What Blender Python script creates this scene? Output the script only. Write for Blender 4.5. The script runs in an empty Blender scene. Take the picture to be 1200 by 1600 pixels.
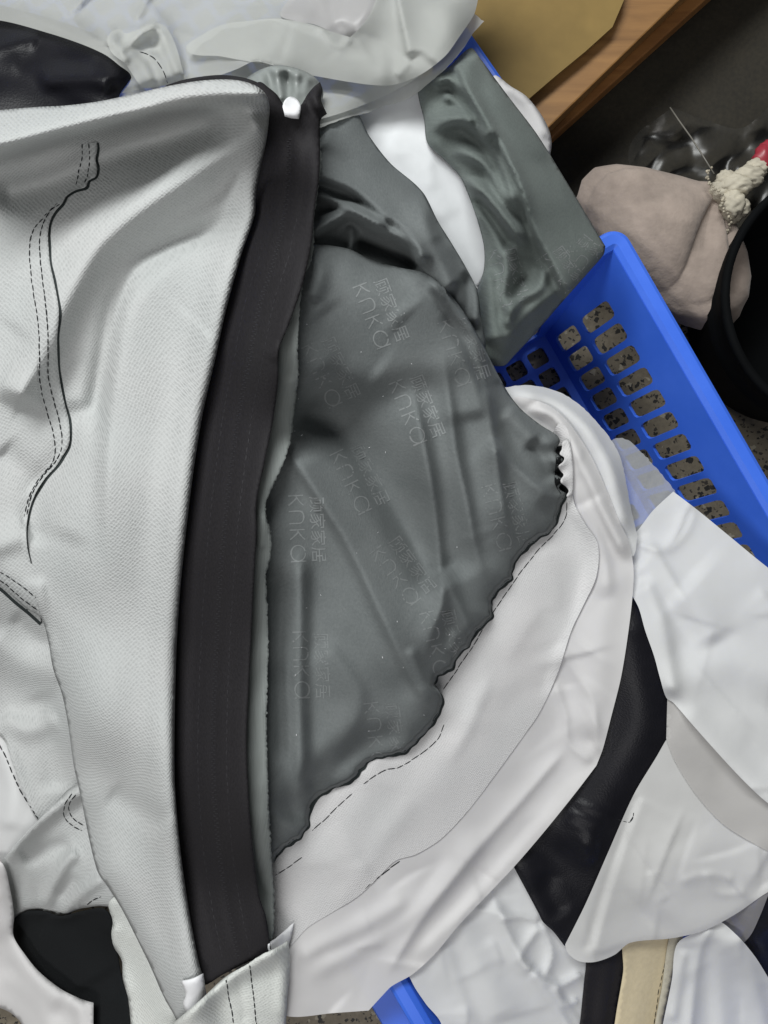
import bpy, bmesh, math, random
import numpy as np
from mathutils import Vector, Matrix
from mathutils.geometry import delaunay_2d_cdt

random.seed(7)
RNG = np.random.default_rng(11)
scene = bpy.context.scene

# ------------------------------------------------------------------ camera
CAM_Z = 0.85
HFOV = math.radians(50)
cam_d = bpy.data.cameras.new('camera')
cam_d.sensor_fit = 'HORIZONTAL'
cam_d.angle = HFOV
cam_d.clip_start = 0.01
cam_d.clip_end = 50
cam = bpy.data.objects.new('camera', cam_d)
scene.collection.objects.link(cam)
cam.location = (0, 0, CAM_Z)
scene.camera = cam

# ------------------------------------------------------------------ light
world = bpy.data.worlds.new('World')
scene.world = world
world.use_nodes = True
world.node_tree.nodes['Background'].inputs[0].default_value = (0.95, 0.98, 1.0, 1)
world.node_tree.nodes['Background'].inputs[1].default_value = 0.135


def area(name, loc, target, sx, sy, power, col):
    d = bpy.data.lights.new(name, 'AREA')
    d.shape = 'RECTANGLE'; d.size = sx; d.size_y = sy; d.energy = power; d.color = col
    o = bpy.data.objects.new(name, d)
    scene.collection.objects.link(o)
    o.location = loc
    o.rotation_euler = (Vector(target) - Vector(loc)).to_track_quat('-Z', 'Y').to_euler()
    return o


area('ceiling_tube_lamp', (-0.55, 1.2, 1.8), (-0.05, 0, 0.2), 1.4, 0.5, 52, (0.98, 1.0, 0.99))
area('added_fill_lamp', (-0.5, -1.1, 2.0), (0, -0.2, 0.2), 1.4, 0.5, 17, (1.0, 0.985, 0.975))  # added fill with no seen source, brightens the lower side of the heap

scene.view_settings.view_transform = 'Standard'
scene.view_settings.look = 'None'
scene.view_settings.exposure = -0.2
scene.view_settings.gamma = 1.0
scene.view_settings.use_curve_mapping = False
scene.render.engine = 'CYCLES'
scene.cycles.max_bounces = 8
scene.cycles.transparent_max_bounces = 16

# ------------------------------------------------------------------ helpers
K = 2 * math.tan(HFOV / 2) / 1200.0


def W(px, py, z):
    """point of the place at height z that stands at this spot of the layout plan"""
    D = CAM_Z - z
    return Vector(((px - 600) * K * D, -(py - 800) * K * D, z))


def link(o):
    scene.collection.objects.link(o)
    return o


def tag(o, label=None, cat=None, group=None, kind=None):
    if label: o['label'] = label
    if cat: o['category'] = cat
    if group: o['group'] = group
    if kind: o['kind'] = kind
    return o


def empty(name, loc=(0, 0, 0)):
    o = bpy.data.objects.new(name, None)
    o.empty_display_size = 0.02
    o.location = loc
    return link(o)


def mesh_obj(name, verts, faces, mat, parent=None, smooth=True, loc=None):
    me = bpy.data.meshes.new(name)
    if parent is not None:
        off = parent_offset(parent)
        L = Vector((0, 0, 0))
    else:
        off = Vector(loc) if loc is not None else Vector((0, 0, 0))
        L = off
    me.from_pydata([tuple(Vector(v) - off) for v in verts], [], faces)
    me.update()
    if smooth:
        me.polygons.foreach_set('use_smooth', [True] * len(me.polygons))
    if mat: me.materials.append(mat)
    o = bpy.data.objects.new(name, me)
    o.location = L
    if parent is not None: o.parent = parent
    return link(o)


def parent_offset(p):
    v = Vector(p.location)
    while p.parent is not None:
        p = p.parent
        v = v + Vector(p.location)
    return v


# ------------------------------------------------------------------ materials
def new_mat(name):
    m = bpy.data.materials.new(name)
    m.use_nodes = True
    nt = m.node_tree
    b = nt.nodes['Principled BSDF']
    return m, nt, b


def N(nt, t, **kw):
    n = nt.nodes.new(t)
    for k, v in kw.items():
        setattr(n, k, v)
    return n


def ramp(nt, fac, stops):
    r = N(nt, 'ShaderNodeValToRGB')
    els = r.color_ramp.elements
    while len(els) < len(stops): els.new(0.5)
    for e, (p, c) in zip(els, stops):
        e.position = p
        e.color = c if len(c) == 4 else (*c, 1)
    nt.links.new(fac, r.inputs[0])
    return r.outputs[0]


def noise(nt, vec, scale, detail=4, rough=0.5, dist=0):
    n = N(nt, 'ShaderNodeTexNoise')
    n.inputs['Scale'].default_value = scale
    n.inputs['Detail'].default_value = detail
    n.inputs['Roughness'].default_value = rough
    n.inputs['Distortion'].default_value = dist
    if vec is not None: nt.links.new(vec, n.inputs['Vector'])
    return n.outputs['Fac']


def mth(nt, op, a, b=None):
    n = N(nt, 'ShaderNodeMath', operation=op)
    for i, v in enumerate((a, b)):
        if v is None: continue
        if isinstance(v, (int, float)): n.inputs[i].default_value = v
        else: nt.links.new(v, n.inputs[i])
    return n.outputs[0]


def bump(nt, height, strength, dist):
    n = N(nt, 'ShaderNodeBump')
    n.inputs['Strength'].default_value = strength
    n.inputs['Distance'].default_value = dist
    nt.links.new(height, n.inputs['Height'])
    return n.outputs[0]


def knit_mat(name, col, dark, pitch=7.0, rot=0.0, strength=0.32, contrast=0.5):
    """spacer-mesh backing: staggered rows of little dimples, in cloth coordinates"""
    m, nt, b = new_mat(name)
    uv = N(nt, 'ShaderNodeUVMap').outputs[0]
    mp = N(nt, 'ShaderNodeMapping')
    mp.inputs['Rotation'].default_value = (0, 0, rot + math.radians(45))
    nt.links.new(uv, mp.inputs[0])
    # slight drift of the rows so that the knit is not ruler-straight
    nz = N(nt, 'ShaderNodeTexNoise'); nz.inputs['Scale'].default_value = 0.012; nz.inputs['Detail'].default_value = 2
    nt.links.new(uv, nz.inputs['Vector'])
    vm = N(nt, 'ShaderNodeVectorMath', operation='MULTIPLY_ADD')
    nt.links.new(nz.outputs['Color'], vm.inputs[0])
    vm.inputs[1].default_value = (5, 5, 0)
    nt.links.new(mp.outputs[0], vm.inputs[2])
    vr = N(nt, 'ShaderNodeTexVoronoi')
    vr.inputs['Scale'].default_value = 1.0 / (pitch * 0.74)
    vr.inputs['Randomness'].default_value = 0.32
    nt.links.new(vm.outputs[0], vr.inputs['Vector'])
    dots = mth(nt, 'SUBTRACT', 0.9, mth(nt, 'MULTIPLY', vr.outputs['Distance'], 2.6))
    h = mth(nt, 'MULTIPLY', mth(nt, 'MULTIPLY', dots, -1.0), mth(nt, 'ADD', mth(nt, 'MULTIPLY', noise(nt, uv, 0.09, 3), 1.6), 0.1))
    fine = noise(nt, uv, 0.55, 2)
    big = noise(nt, uv, 0.006, 3)
    h2 = mth(nt, 'ADD', h, mth(nt, 'MULTIPLY', fine, 0.8))
    hole = mth(nt, 'SMOOTH_MIN', mth(nt, 'ADD', mth(nt, 'MULTIPLY', h, 0.5), 0.75), 1.0)
    c = ramp(nt, mth(nt, 'ADD', mth(nt, 'MULTIPLY', h, 0.5 * contrast), mth(nt, 'ADD', mth(nt, 'MULTIPLY', fine, 0.35), 0.28)),
             [(0.05, dark), (0.5, col), (1.0, tuple(min(1, v * 1.06) for v in col))])
    mx = N(nt, 'ShaderNodeMixRGB', blend_type='MULTIPLY'); mx.inputs[0].default_value = 1
    nt.links.new(c, mx.inputs[1])
    nt.links.new(ramp(nt, big, [(0.3, (0.93, 0.95, 0.95)), (0.7, (1, 1, 1))]), mx.inputs[2])
    nt.links.new(mx.outputs[0], b.inputs['Base Color'])
    b.inputs['Roughness'].default_value = 0.85
    b.inputs['Specular IOR Level'].default_value = 0.05
    b.inputs['Sheen Weight'].default_value = 0.0
    nt.links.new(bump(nt, h2, strength, 0.0012), b.inputs['Normal'])
    return m


def velvet_mat(name, col, col2):
    m, nt, b = new_mat(name)
    uv = N(nt, 'ShaderNodeUVMap').outputs[0]
    f1 = noise(nt, uv, 0.010, 5, 0.6, 0.4)
    f2 = noise(nt, uv, 0.9, 2)
    mp = N(nt, 'ShaderNodeMapping'); mp.inputs['Scale'].default_value = (1, 0.16, 1)
    nt.links.new(uv, mp.inputs[0])
    f3 = noise(nt, mp.outputs[0], 0.8, 2)
    f4 = noise(nt, uv, 0.22, 3, 0.7)
    mix = mth(nt, 'ADD', mth(nt, 'MULTIPLY', f1, 0.42), mth(nt, 'ADD', mth(nt, 'MULTIPLY', f4, 0.34), mth(nt, 'ADD', mth(nt, 'MULTIPLY', f2, 0.12), mth(nt, 'MULTIPLY', f3, 0.12))))
    nt.links.new(ramp(nt, mix, [(0.34, col2), (0.66, col)]), b.inputs['Base Color'])
    b.inputs['Roughness'].default_value = 0.9
    b.inputs['Specular IOR Level'].default_value = 0.1
    b.inputs['Sheen Weight'].default_value = 0.12
    b.inputs['Sheen Roughness'].default_value = 0.45
    b.inputs['Sheen Tint'].default_value = (0.80, 0.86, 0.86, 1)
    nt.links.new(bump(nt, mth(nt, 'ADD', mth(nt, 'ADD', f2, f3), f4), 0.4, 0.0008), b.inputs['Normal'])
    return m


def film_mat(name, col, transp=0.12, transl=0.3, rough=0.38, crinkle=0.35, spec=0.5):
    """thin milky sheet: part of the light passes through it"""
    m, nt, b = new_mat(name)
    uv = N(nt, 'ShaderNodeUVMap').outputs[0]
    f1 = noise(nt, uv, 0.012, 3, 0.45, 0.3)
    f2 = noise(nt, uv, 0.03, 3, 0.5, 0.3)
    f3 = noise(nt, uv, 0.6, 2)
    nt.links.new(ramp(nt, f1, [(0.3, tuple(v * 0.93 for v in col)), (0.7, col)]), b.inputs['Base Color'])
    b.inputs['Roughness'].default_value = rough
    b.inputs['Specular IOR Level'].default_value = spec
    hh = mth(nt, 'ADD', mth(nt, 'MULTIPLY', f1, 2.0), mth(nt, 'ADD', mth(nt, 'MULTIPLY', f2, 0.8), mth(nt, 'MULTIPLY', f3, 0.16)))
    nrm = bump(nt, hh, crinkle * .5, 0.004)
    nt.links.new(nrm, b.inputs['Normal'])
    tl = N(nt, 'ShaderNodeBsdfTranslucent'); tl.inputs[0].default_value = (*col, 1)
    nt.links.new(nrm, tl.inputs['Normal'])
    tp = N(nt, 'ShaderNodeBsdfTransparent'); tp.inputs[0].default_value = (0.96, 0.97, 0.97, 1)
    m1 = N(nt, 'ShaderNodeMixShader'); m1.inputs[0].default_value = transl
    m2 = N(nt, 'ShaderNodeMixShader'); m2.inputs[0].default_value = transp
    nt.links.new(b.outputs[0], m1.inputs[1]); nt.links.new(tl.outputs[0], m1.inputs[2])
    nt.links.new(m1.outputs[0], m2.inputs[1]); nt.links.new(tp.outputs[0], m2.inputs[2])
    nt.links.new(m2.outputs[0], nt.nodes['Material Output'].inputs['Surface'])
    return m


def plain_mat(name, col, rough=0.7, spec=0.3, nscale=0.5, namp=0.15, bstr=0.2, coord='UV', bdist=0.001, sheen=0.0, aniso=None):
    m, nt, b = new_mat(name)
    if coord == 'UV': v = N(nt, 'ShaderNodeUVMap').outputs[0]
    else: v = N(nt, 'ShaderNodeTexCoord').outputs['Object']
    if aniso:
        mp = N(nt, 'ShaderNodeMapping'); mp.inputs['Scale'].default_value = aniso
        nt.links.new(v, mp.inputs[0]); v = mp.outputs[0]
    f = noise(nt, v, nscale, 5, 0.6)
    lo = tuple(x * (1 - namp) for x in col); hi = tuple(min(1, x * (1 + namp)) for x in col)
    nt.links.new(ramp(nt, f, [(0.3, lo), (0.7, hi)]), b.inputs['Base Color'])
    b.inputs['Roughness'].default_value = rough
    b.inputs['Specular IOR Level'].default_value = spec
    b.inputs['Sheen Weight'].default_value = sheen
    nt.links.new(bump(nt, f, bstr, bdist), b.inputs['Normal'])
    return m


def leather_mat(name):
    m, nt, b = new_mat(name)
    uv = N(nt, 'ShaderNodeUVMap').outputs[0]
    v = N(nt, 'ShaderNodeTexVoronoi'); v.inputs['Scale'].default_value = 0.35
    nt.links.new(uv, v.inputs['Vector'])
    f = noise(nt, uv, 0.02, 4)
    nt.links.new(ramp(nt, f, [(0.3, (0.005, 0.005, 0.0075)), (0.7, (0.008, 0.0078, 0.011))]), b.inputs['Base Color'])
    nt.links.new(mth(nt, 'ADD', mth(nt, 'MULTIPLY', f, 0.15), 0.36), b.inputs['Roughness'])
    b.inputs['Specular IOR Level'].default_value = 0.22
    nt.links.new(bump(nt, v.outputs['Distance'], 0.25, 0.0006), b.inputs['Normal'])
    return m


M = {}
M['knit'] = knit_mat('white_knit_backing', (0.515, 0.52, 0.515), (0.375, 0.38, 0.375), 7.2, 0.06)
M['knit_fine'] = knit_mat('white_fine_knit', (0.655, 0.642, 0.645), (0.54, 0.528, 0.53), 5.2, 0.25, 0.22, 0.45)
M['knit_bottom'] = knit_mat('offwhite_knit', (0.72, 0.73, 0.70), (0.52, 0.53, 0.50), 7.5, -0.3)
M['velvet'] = velvet_mat('grey_velvet', (0.192, 0.206, 0.206), (0.118, 0.130, 0.131))
M['velvet_green'] = velvet_mat('green_grey_velvet', (0.182, 0.206, 0.195), (0.108, 0.127, 0.119))
M['satin'] = plain_mat('grey_satin_tape', (0.26, 0.28, 0.27), 0.42, 0.5, 0.05, 0.2, 0.2, aniso=(1, 0.2, 1))
M['selvage'] = plain_mat('grey_selvage', (0.205, 0.222, 0.214), 0.8, 0.2, 0.12, 0.10, 0.4, aniso=(3.0, 0.12, 1))
M['tape'] = plain_mat('black_zip_tape', (0.018, 0.0165, 0.0185), 0.7, 0.22, 0.5, 0.25, 0.35, aniso=(1, 0.4, 1))
M['coil'] = plain_mat('black_coil', (0.026, 0.025, 0.028), 0.55, 0.25, 0.5, 0.2, 0.1)
M['thread'] = plain_mat('black_thread', (0.012, 0.013, 0.015), 0.7, 0.2, 0.5, 0.2, 0.1)
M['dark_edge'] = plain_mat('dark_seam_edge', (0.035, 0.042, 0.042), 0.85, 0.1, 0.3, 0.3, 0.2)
M['film'] = film_mat('milky_film', (0.63, 0.64, 0.615), 0.22, 0.38, 0.6, 0.12, 0.18)
M['film_warm'] = film_mat('warm_liner', (0.77, 0.757, 0.755), 0.03, 0.18, 0.75, 0.06, 0.12)
M['film_cold'] = film_mat('cold_liner', (0.795, 0.80, 0.80), 0.025, 0.18, 0.75, 0.06, 0.12)
M['film_clear'] = film_mat('hazy_clear_film', (0.70, 0.72, 0.73), 0.38, 0.30, 0.3, 0.5)
M['film_cream'] = film_mat('cream_liner', (0.80, 0.797, 0.785), 0.03, 0.22, 0.75, 0.08, 0.12)
M['paper'] = plain_mat('white_paper', (0.72, 0.735, 0.75), 0.6, 0.3, 0.02, 0.04, 0.15)
M['leather'] = leather_mat('black_leather')
M['black_cloth'] = plain_mat('black_fabric', (0.010, 0.011, 0.012), 0.9, 0.15, 0.5, 0.3, 0.3)
M['beige'] = plain_mat('beige_band', (0.62, 0.53, 0.36), 0.75, 0.2, 0.1, 0.06, 0.2)
M['tag'] = plain_mat('white_tag', (0.88, 0.88, 0.90), 0.5, 0.4, 0.1, 0.03, 0.1)
M['print'] = plain_mat('pale_flock_print', (0.238, 0.252, 0.253), 0.85, 0.15, 0.3, 0.25, 0.2, sheen=0.4)
M['print_dim'] = plain_mat('worn_flock_print', (0.197, 0.210, 0.211), 0.85, 0.15, 0.3, 0.25, 0.2, sheen=0.4)

# ------------------------------------------------------------------ cloth engine
GX0, GY0, GS = -150.0, -150.0, 3.0
NX, NY = 501, 634
GX = GX0 + GS * np.arange(NX)
GY = GY0 + GS * np.arange(NY)
XX, YY = np.meshgrid(GX, GY)          # [row=y, col=x]


def blur(a, s):
    if s <= 0: return a
    r = int(3 * s + 0.5)
    k = np.exp(-0.5 * (np.arange(-r, r + 1) / s) ** 2); k /= k.sum()
    p = np.pad(a, ((r, r), (0, 0)), mode='edge')
    o = sum(k[i] * p[i:i + a.shape[0]] for i in range(2 * r + 1))
    p = np.pad(o, ((0, 0), (r, r)), mode='edge')
    return sum(k[i] * p[:, i:i + a.shape[1]] for i in range(2 * r + 1))


def dilate(a, r):
    o = a.copy()
    for dy in range(-r, r + 1):
        for dx in range(-r, r + 1):
            if dx * dx + dy * dy > r * r: continue
            o = np.maximum(o, np.roll(np.roll(a, dy, 0), dx, 1))
    return o


def vnoise(seed, scale_px):
    g = np.random.default_rng(seed).normal(size=(NY, NX))
    b = blur(g, scale_px / GS)
    return b / (b.std() + 1e-9)


def facets(seed, spacing):
    """flat facets with sharp creases between them, like crumpled plastic"""
    rg = np.random.default_rng(seed)
    pts = []
    for yy in np.arange(-220, 1850, spacing):
        for xx in np.arange(-220, 1450, spacing):
            pts.append((xx + rg.uniform(-.45, .45) * spacing, yy + rg.uniform(-.45, .45) * spacing))
    z = rg.normal(size=len(pts))
    res = delaunay_2d_cdt([Vector(p) for p in pts], [], [], 0, 1e-4, True)
    F_ = np.zeros((NY, NX))
    v = np.array([(q.x, q.y) for q in res[0]])
    zi = np.array([z[o[0]] if len(o) else 0 for o in res[3]])
    for t in res[2]:
        a, b_, c = v[t[0]], v[t[1]], v[t[2]]
        lo = np.minimum(np.minimum(a, b_), c); hi = np.maximum(np.maximum(a, b_), c)
        i0 = max(0, int((lo[0] - GX0) / GS)); i1 = min(NX, int((hi[0] - GX0) / GS) + 2)
        j0 = max(0, int((lo[1] - GY0) / GS)); j1 = min(NY, int((hi[1] - GY0) / GS) + 2)
        if i1 <= i0 or j1 <= j0: continue
        x = XX[j0:j1, i0:i1]; y = YY[j0:j1, i0:i1]
        den = (b_[1] - c[1]) * (a[0] - c[0]) + (c[0] - b_[0]) * (a[1] - c[1])
        if abs(den) < 1e-6: continue
        l1 = ((b_[1] - c[1]) * (x - c[0]) + (c[0] - b_[0]) * (y - c[1])) / den
        l2 = ((c[1] - a[1]) * (x - c[0]) + (a[0] - c[0]) * (y - c[1])) / den
        m = (l1 >= -1e-6) & (l2 >= -1e-6) & (l1 + l2 <= 1 + 1e-6)
        val = l1 * zi[t[0]] + l2 * zi[t[1]] + (1 - l1 - l2) * zi[t[2]]
        F_[j0:j1, i0:i1] = np.where(m, val, F_[j0:j1, i0:i1])
    return F_


FACET = [(facets(5, 95), facets(6, 46)), (facets(7, 120), facets(8, 55))]

# the heap under the covers: how high the pile stands over the floor
_cp = [(-150, -100, .20), (-150, 400, .26), (-150, 800, .25), (-150, 1200, .13), (-150, 1700, .06),
       (0, 200, .285), (0, 600, .28), (0, 800, .27), (60, 400, .29), (0, 1100, .20), (0, 1500, .14), (100, 1250, .21), (120, 1500, .17),
       (200, 200, .30), (200, 500, .30), (200, 800, .30), (200, 1100, .285), (230, 1400, .25),
       (400, 200, .335), (400, 500, .335), (370, 800, .325), (350, 1200, .30), (350, 1500, .275),
       (600, 100, .29), (600, 400, .31), (600, 700, .305), (560, 1000, .30), (500, 1250, .285),
       (750, 300, .285), (750, 600, .285), (760, 850, .28), (700, 1100, .27), (600, 1350, .262), (560, 1600, .25),
       (900, 200, .262), (940, 400, .258), (860, 560, .25), (880, 700, .262), (960, 900, .25), (900, 1200, .235), (800, 1400, .215),
       (700, 1580, .225), (900, 1580, .20), (1060, 800, .246), (1150, 860, .256), (1250, 950, .25), (1100, 1100, .25), (1050, 1300, .235),
       (1200, 1300, .24), (1250, 1600, .17), (1050, 1550, .18), (0, 0, .23), (300, 0, .26), (700, 0, .275)]
_w = np.zeros_like(XX); _s = np.zeros_like(XX)
for (cx, cy, cz) in _cp:
    cz = max(0.03, cz - 0.09)
    d2 = (XX - cx) ** 2 + (YY - cy) ** 2 + 900.0
    w = 1.0 / d2 ** 1.8
    _w += w; _s += w * cz
TOP = blur(_s / _w, 8)


def catmull(pts, closed=False, step=5.0):
    """smooth curve through points; a point written (x, y, 'c') is a sharp corner"""
    P = [(float(p[0]), float(p[1])) for p in pts]
    C = [len(p) > 2 for p in pts]
    n = len(P)
    out = []
    segs = n if closed else n - 1
    for i in range(segs):
        p1 = np.array(P[i]); p2 = np.array(P[(i + 1) % n])
        if closed or i > 0: p0 = np.array(P[i - 1])
        else: p0 = p1
        if closed or i + 2 < n: p3 = np.array(P[(i + 2) % n])
        else: p3 = p2
        if C[i]: p0 = p1 - (p2 - p1) * 0.5
        if C[(i + 1) % n]: p3 = p2 + (p2 - p1) * 0.5
        L = np.hypot(*(p2 - p1))
        m = max(1, int(round(L / step)))
        # centripetal-ish tangents, limited so that the curve does not overshoot
        t1 = (p2 - p0); t2 = (p3 - p1)
        n1 = np.hypot(*t1); n2 = np.hypot(*t2)
        t1 = t1 / n1 * L * 0.9 if n1 > 1e-6 else t1
        t2 = t2 / n2 * L * 0.9 if n2 > 1e-6 else t2
        for j in range(m):
            t = j / m
            h00 = 2 * t ** 3 - 3 * t ** 2 + 1; h10 = t ** 3 - 2 * t ** 2 + t
            h01 = -2 * t ** 3 + 3 * t ** 2; h11 = t ** 3 - t ** 2
            out.append(h00 * p1 + h10 * t1 + h01 * p2 + h11 * t2)
    if not closed: out.append(np.array(P[-1]))
    return np.array(out)


def polydist(x, y, poly, closed):
    """distance to a polyline, side (+ = right of travel as drawn), arc fraction"""
    A = poly; B = np.roll(poly, -1, 0)
    if not closed: A = A[:-1]; B = B[:-1]
    best = np.full(x.shape, 1e18); side = np.zeros(x.shape); arc = np.zeros(x.shape)
    L = np.hypot(*(B - A).T); cum = np.concatenate([[0], np.cumsum(L)]); tot = cum[-1]
    for i in range(len(A)):
        if L[i] < 1e-9: continue
        dx, dy = (B[i] - A[i]) / L[i]
        rx = x - A[i][0]; ry = y - A[i][1]
        t = np.clip(rx * dx + ry * dy, 0, L[i])
        ex = rx - t * dx; ey = ry - t * dy
        d2 = ex * ex + ey * ey
        m = d2 < best
        best = np.where(m, d2, best)
        side = np.where(m, dx * ry - dy * rx, side)
        arc = np.where(m, (cum[i] + t) / tot, arc)
    return np.sqrt(best), side, arc


def inside(x, y, poly):
    r = np.zeros(x.shape, bool)
    xj, yj = poly[-1]
    for xi, yi in poly:
        if yi != yj:
            c = ((yi > y) != (yj > y)) & (x < (xj - xi) * (y - yi) / (yj - yi) + xi)
            r ^= c
        xj, yj = xi, yi
    return r


def ridge_field(r):
    """r = (points, amp_mm, width_left, width_right[, shape[, fade]])"""
    pts, amp, wl, wr = r[:4]
    shape = r[4] if len(r) > 4 else 'g'
    fade = r[5] if len(r) > 5 else 0.12
    c = catmull(pts, False, 14) if len(pts) > 2 else np.array([p[:2] for p in pts], float)
    rad = 3.2 * max(wl, wr)
    x0, y0 = c.min(0) - rad; x1, y1 = c.max(0) + rad
    i0 = max(0, int((x0 - GX0) / GS)); i1 = min(NX, int((x1 - GX0) / GS) + 2)
    j0 = max(0, int((y0 - GY0) / GS)); j1 = min(NY, int((y1 - GY0) / GS) + 2)
    if i1 <= i0 or j1 <= j0: return None
    d, s, a = polydist(XX[j0:j1, i0:i1], YY[j0:j1, i0:i1], c, False)
    w = np.where(s > 0, wr, wl)
    if shape == 'e': p = np.exp(-(np.sqrt((d / w) ** 2 + 0.04) - 0.2))
    else: p = np.exp(-(d / w) ** 2)
    if shape == 'e': p *= np.clip((rad - d) / rad, 0, 1)
    if fade > 0:
        e = np.clip(np.minimum(a, 1 - a) / fade, 0, 1)
        p = p * (e * e * (3 - 2 * e))
    return (slice(j0, j1), slice(i0, i1)), p * amp * 0.001


def bil(F, x, y):
    fx = np.clip((np.asarray(x) - GX0) / GS, 0, NX - 1.001); fy = np.clip((np.asarray(y) - GY0) / GS, 0, NY - 1.001)
    i = fx.astype(int); j = fy.astype(int); u = fx - i; v = fy - j
    return (F[j, i] * (1 - u) * (1 - v) + F[j, i + 1] * u * (1 - v) + F[j + 1, i] * (1 - u) * v + F[j + 1, i + 1] * u * v)


def sheet(name, outline, mat, ridges=(), clear=2.0, puff=0.0, puff_w=40.0, soften=2.5, wob=(0.6, 40), crumple=0.0,
          step=6.0, thick=0.8, parent=None, fray=0.0, seed=None, zoff=0.0, free=None, edge_roll=0.0, smooth_out=0.8, loc=None, gain=1.0, creases=0):
    """lay one piece of cloth or film on whatever is already there"""
    global TOP
    seed = seed if seed is not None else (sum(ord(c) for c in name) * 7 + int(outline[0][0]) + len(outline)) % 10007
    out = catmull(outline, True, step * 0.8)
    if fray:
        rg = np.random.default_rng(seed)
        nrm = np.roll(out, -1, 0) - np.roll(out, 1, 0)
        nrm = np.stack([nrm[:, 1], -nrm[:, 0]], 1) / (np.hypot(*nrm.T)[:, None] + 1e-6)
        out = out + nrm * rg.normal(size=(len(out), 1)) * fray
    x0, y0 = out.min(0) - 30; x1, y1 = out.max(0) + 30
    i0 = max(0, int((x0 - GX0) / GS)); i1 = min(NX, int((x1 - GX0) / GS) + 2)
    j0 = max(0, int((y0 - GY0) / GS)); j1 = min(NY, int((y1 - GY0) / GS) + 2)
    sl = (slice(j0, j1), slice(i0, i1))
    gx, gy = XX[sl], YY[sl]
    ring = out[::3]
    msk = inside(gx, gy, out)
    if free is not None:
        base = blur(TOP, 30)[sl] * 0 + free
    else:
        base = blur(dilate(TOP[max(0, j0 - 30):j1 + 30, max(0, i0 - 30):i1 + 30], 2 if soften < 9 else 5), soften)
        jj = j0 - max(0, j0 - 30); ii = i0 - max(0, i0 - 30)
        base = base[jj:jj + (j1 - j0), ii:ii + (i1 - i0)]
    d, _, _ = polydist(gx, gy, ring, True)
    Z = base + clear * 0.001 + zoff * 0.001
    if puff or edge_roll:
        e = np.clip(d / puff_w, 0, 1); e = np.where(msk, e, 0)
        Z = Z + puff * 0.001 * np.sqrt(np.clip(1 - (1 - e) ** 2, 0, 1))
    full = np.zeros_like(TOP)
    for r in ridges:
        f = ridge_field(r)
        if f is not None: full[f[0]] += f[1]
    Z = Z + full[sl] * gain
    if creases:
        rc = np.random.default_rng(seed + 99)
        full2 = np.zeros_like(TOP)
        for _ in range(creases):
            q = out[rc.integers(len(out))] * .35 + out[rc.integers(len(out))] * .65
            an = rc.uniform(0, math.pi); ln = rc.uniform(50, 190)
            dx_, dy_ = math.cos(an) * ln / 2, math.sin(an) * ln / 2
            bend = rc.uniform(-14, 14)
            f = ridge_field(([(q[0] - dx_, q[1] - dy_), (q[0] - dy_ / ln * bend, q[1] + dx_ / ln * bend), (q[0] + dx_, q[1] + dy_)], rc.uniform(1.0, 3.2) * rc.choice([-1, 1, 1]), rc.uniform(2.5, 5), rc.uniform(16, 42), 'e', .35))
            if f is not None: full2[f[0]] += f[1]
        Z = Z + full2[sl]
    if wob and wob[0]:
        Z = Z + wob[0] * 0.001 * vnoise(seed, wob[1])[sl]
    if crumple:
        a = vnoise(seed + 1, 42)[sl]; b2 = vnoise(seed + 2, 20)[sl]
        fa_, fb_ = FACET[seed % 2]
        sh = (seed * 37) % 200
        fa_ = np.roll(np.roll(fa_, sh, 0), sh // 2, 1); fb_ = np.roll(np.roll(fb_, -sh, 0), sh, 1)
        gate = np.clip(.55 + .45 * a, .1, 1.4)
        Z = Z + crumple * 0.001 * (2.0 + fa_[sl] * 1.5 + fb_[sl] * .8 * gate + np.abs(b2) * 0.15)
    if smooth_out: Z = blur(Z, smooth_out)
    if free is None:
        Z = np.maximum(Z, TOP[sl] + min(clear, 0.9) * 0.001)
    # vertices
    rg = np.random.default_rng(seed + 5)
    hx = np.arange(x0, x1, step); hy = np.arange(y0, y1, step * 0.87)
    PX, PY = np.meshgrid(hx, hy)
    PX = PX + (np.arange(len(hy)) % 2)[:, None] * step * 0.5
    PX = (PX + rg.uniform(-.12, .12, PX.shape) * step).ravel(); PY = (PY + rg.uniform(-.12, .12, PY.shape) * step).ravel()
    ok = inside(PX, PY, out)
    PX, PY = PX[ok], PY[ok]
    dd = np.clip(bil(np.pad(d, ((j0, NY - j1), (i0, NX - i1)), mode='edge'), PX, PY), 0, 1e9)
    ok = dd > step * 0.55
    PX, PY = PX[ok], PY[ok]
    n = len(out)
    vs = [Vector((float(a), float(b))) for a, b in out] + [Vector((float(a), float(b))) for a, b in zip(PX, PY)]
    res = delaunay_2d_cdt(vs, [], [list(range(n))], 1, 1e-4, False)
    v2 = np.array([(v.x, v.y) for v in res[0]])
    faces = [list(f)[::-1] for f in res[2]]
    fa = np.array(faces); cen = v2[fa].mean(1)
    okf = inside(cen[:, 0], cen[:, 1], out)
    faces = fa[okf].tolist()
    Zf = np.pad(Z, ((j0, NY - j1), (i0, NX - i1)), mode='edge')
    vz = bil(Zf, v2[:, 0], v2[:, 1])
    # cloth coordinates = arc length over the folds
    mmpx = K * (CAM_Z - 0.3)
    zx = np.diff(Zf, axis=1, prepend=Zf[:, :1]) / (GS * mmpx); zy = np.diff(Zf, axis=0, prepend=Zf[:1]) / (GS * mmpx)
    zx = np.clip(zx, -2, 2); zy = np.clip(zy, -2, 2)
    U = blur(np.cumsum(np.sqrt(1 + zx ** 2) * GS, axis=1), 3); V = blur(np.cumsum(np.sqrt(1 + zy ** 2) * GS, axis=0), 3)
    D = CAM_Z - vz
    U = blur(U - XX, 12) * .5; V = blur(V - YY, 12) * .5
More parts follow.
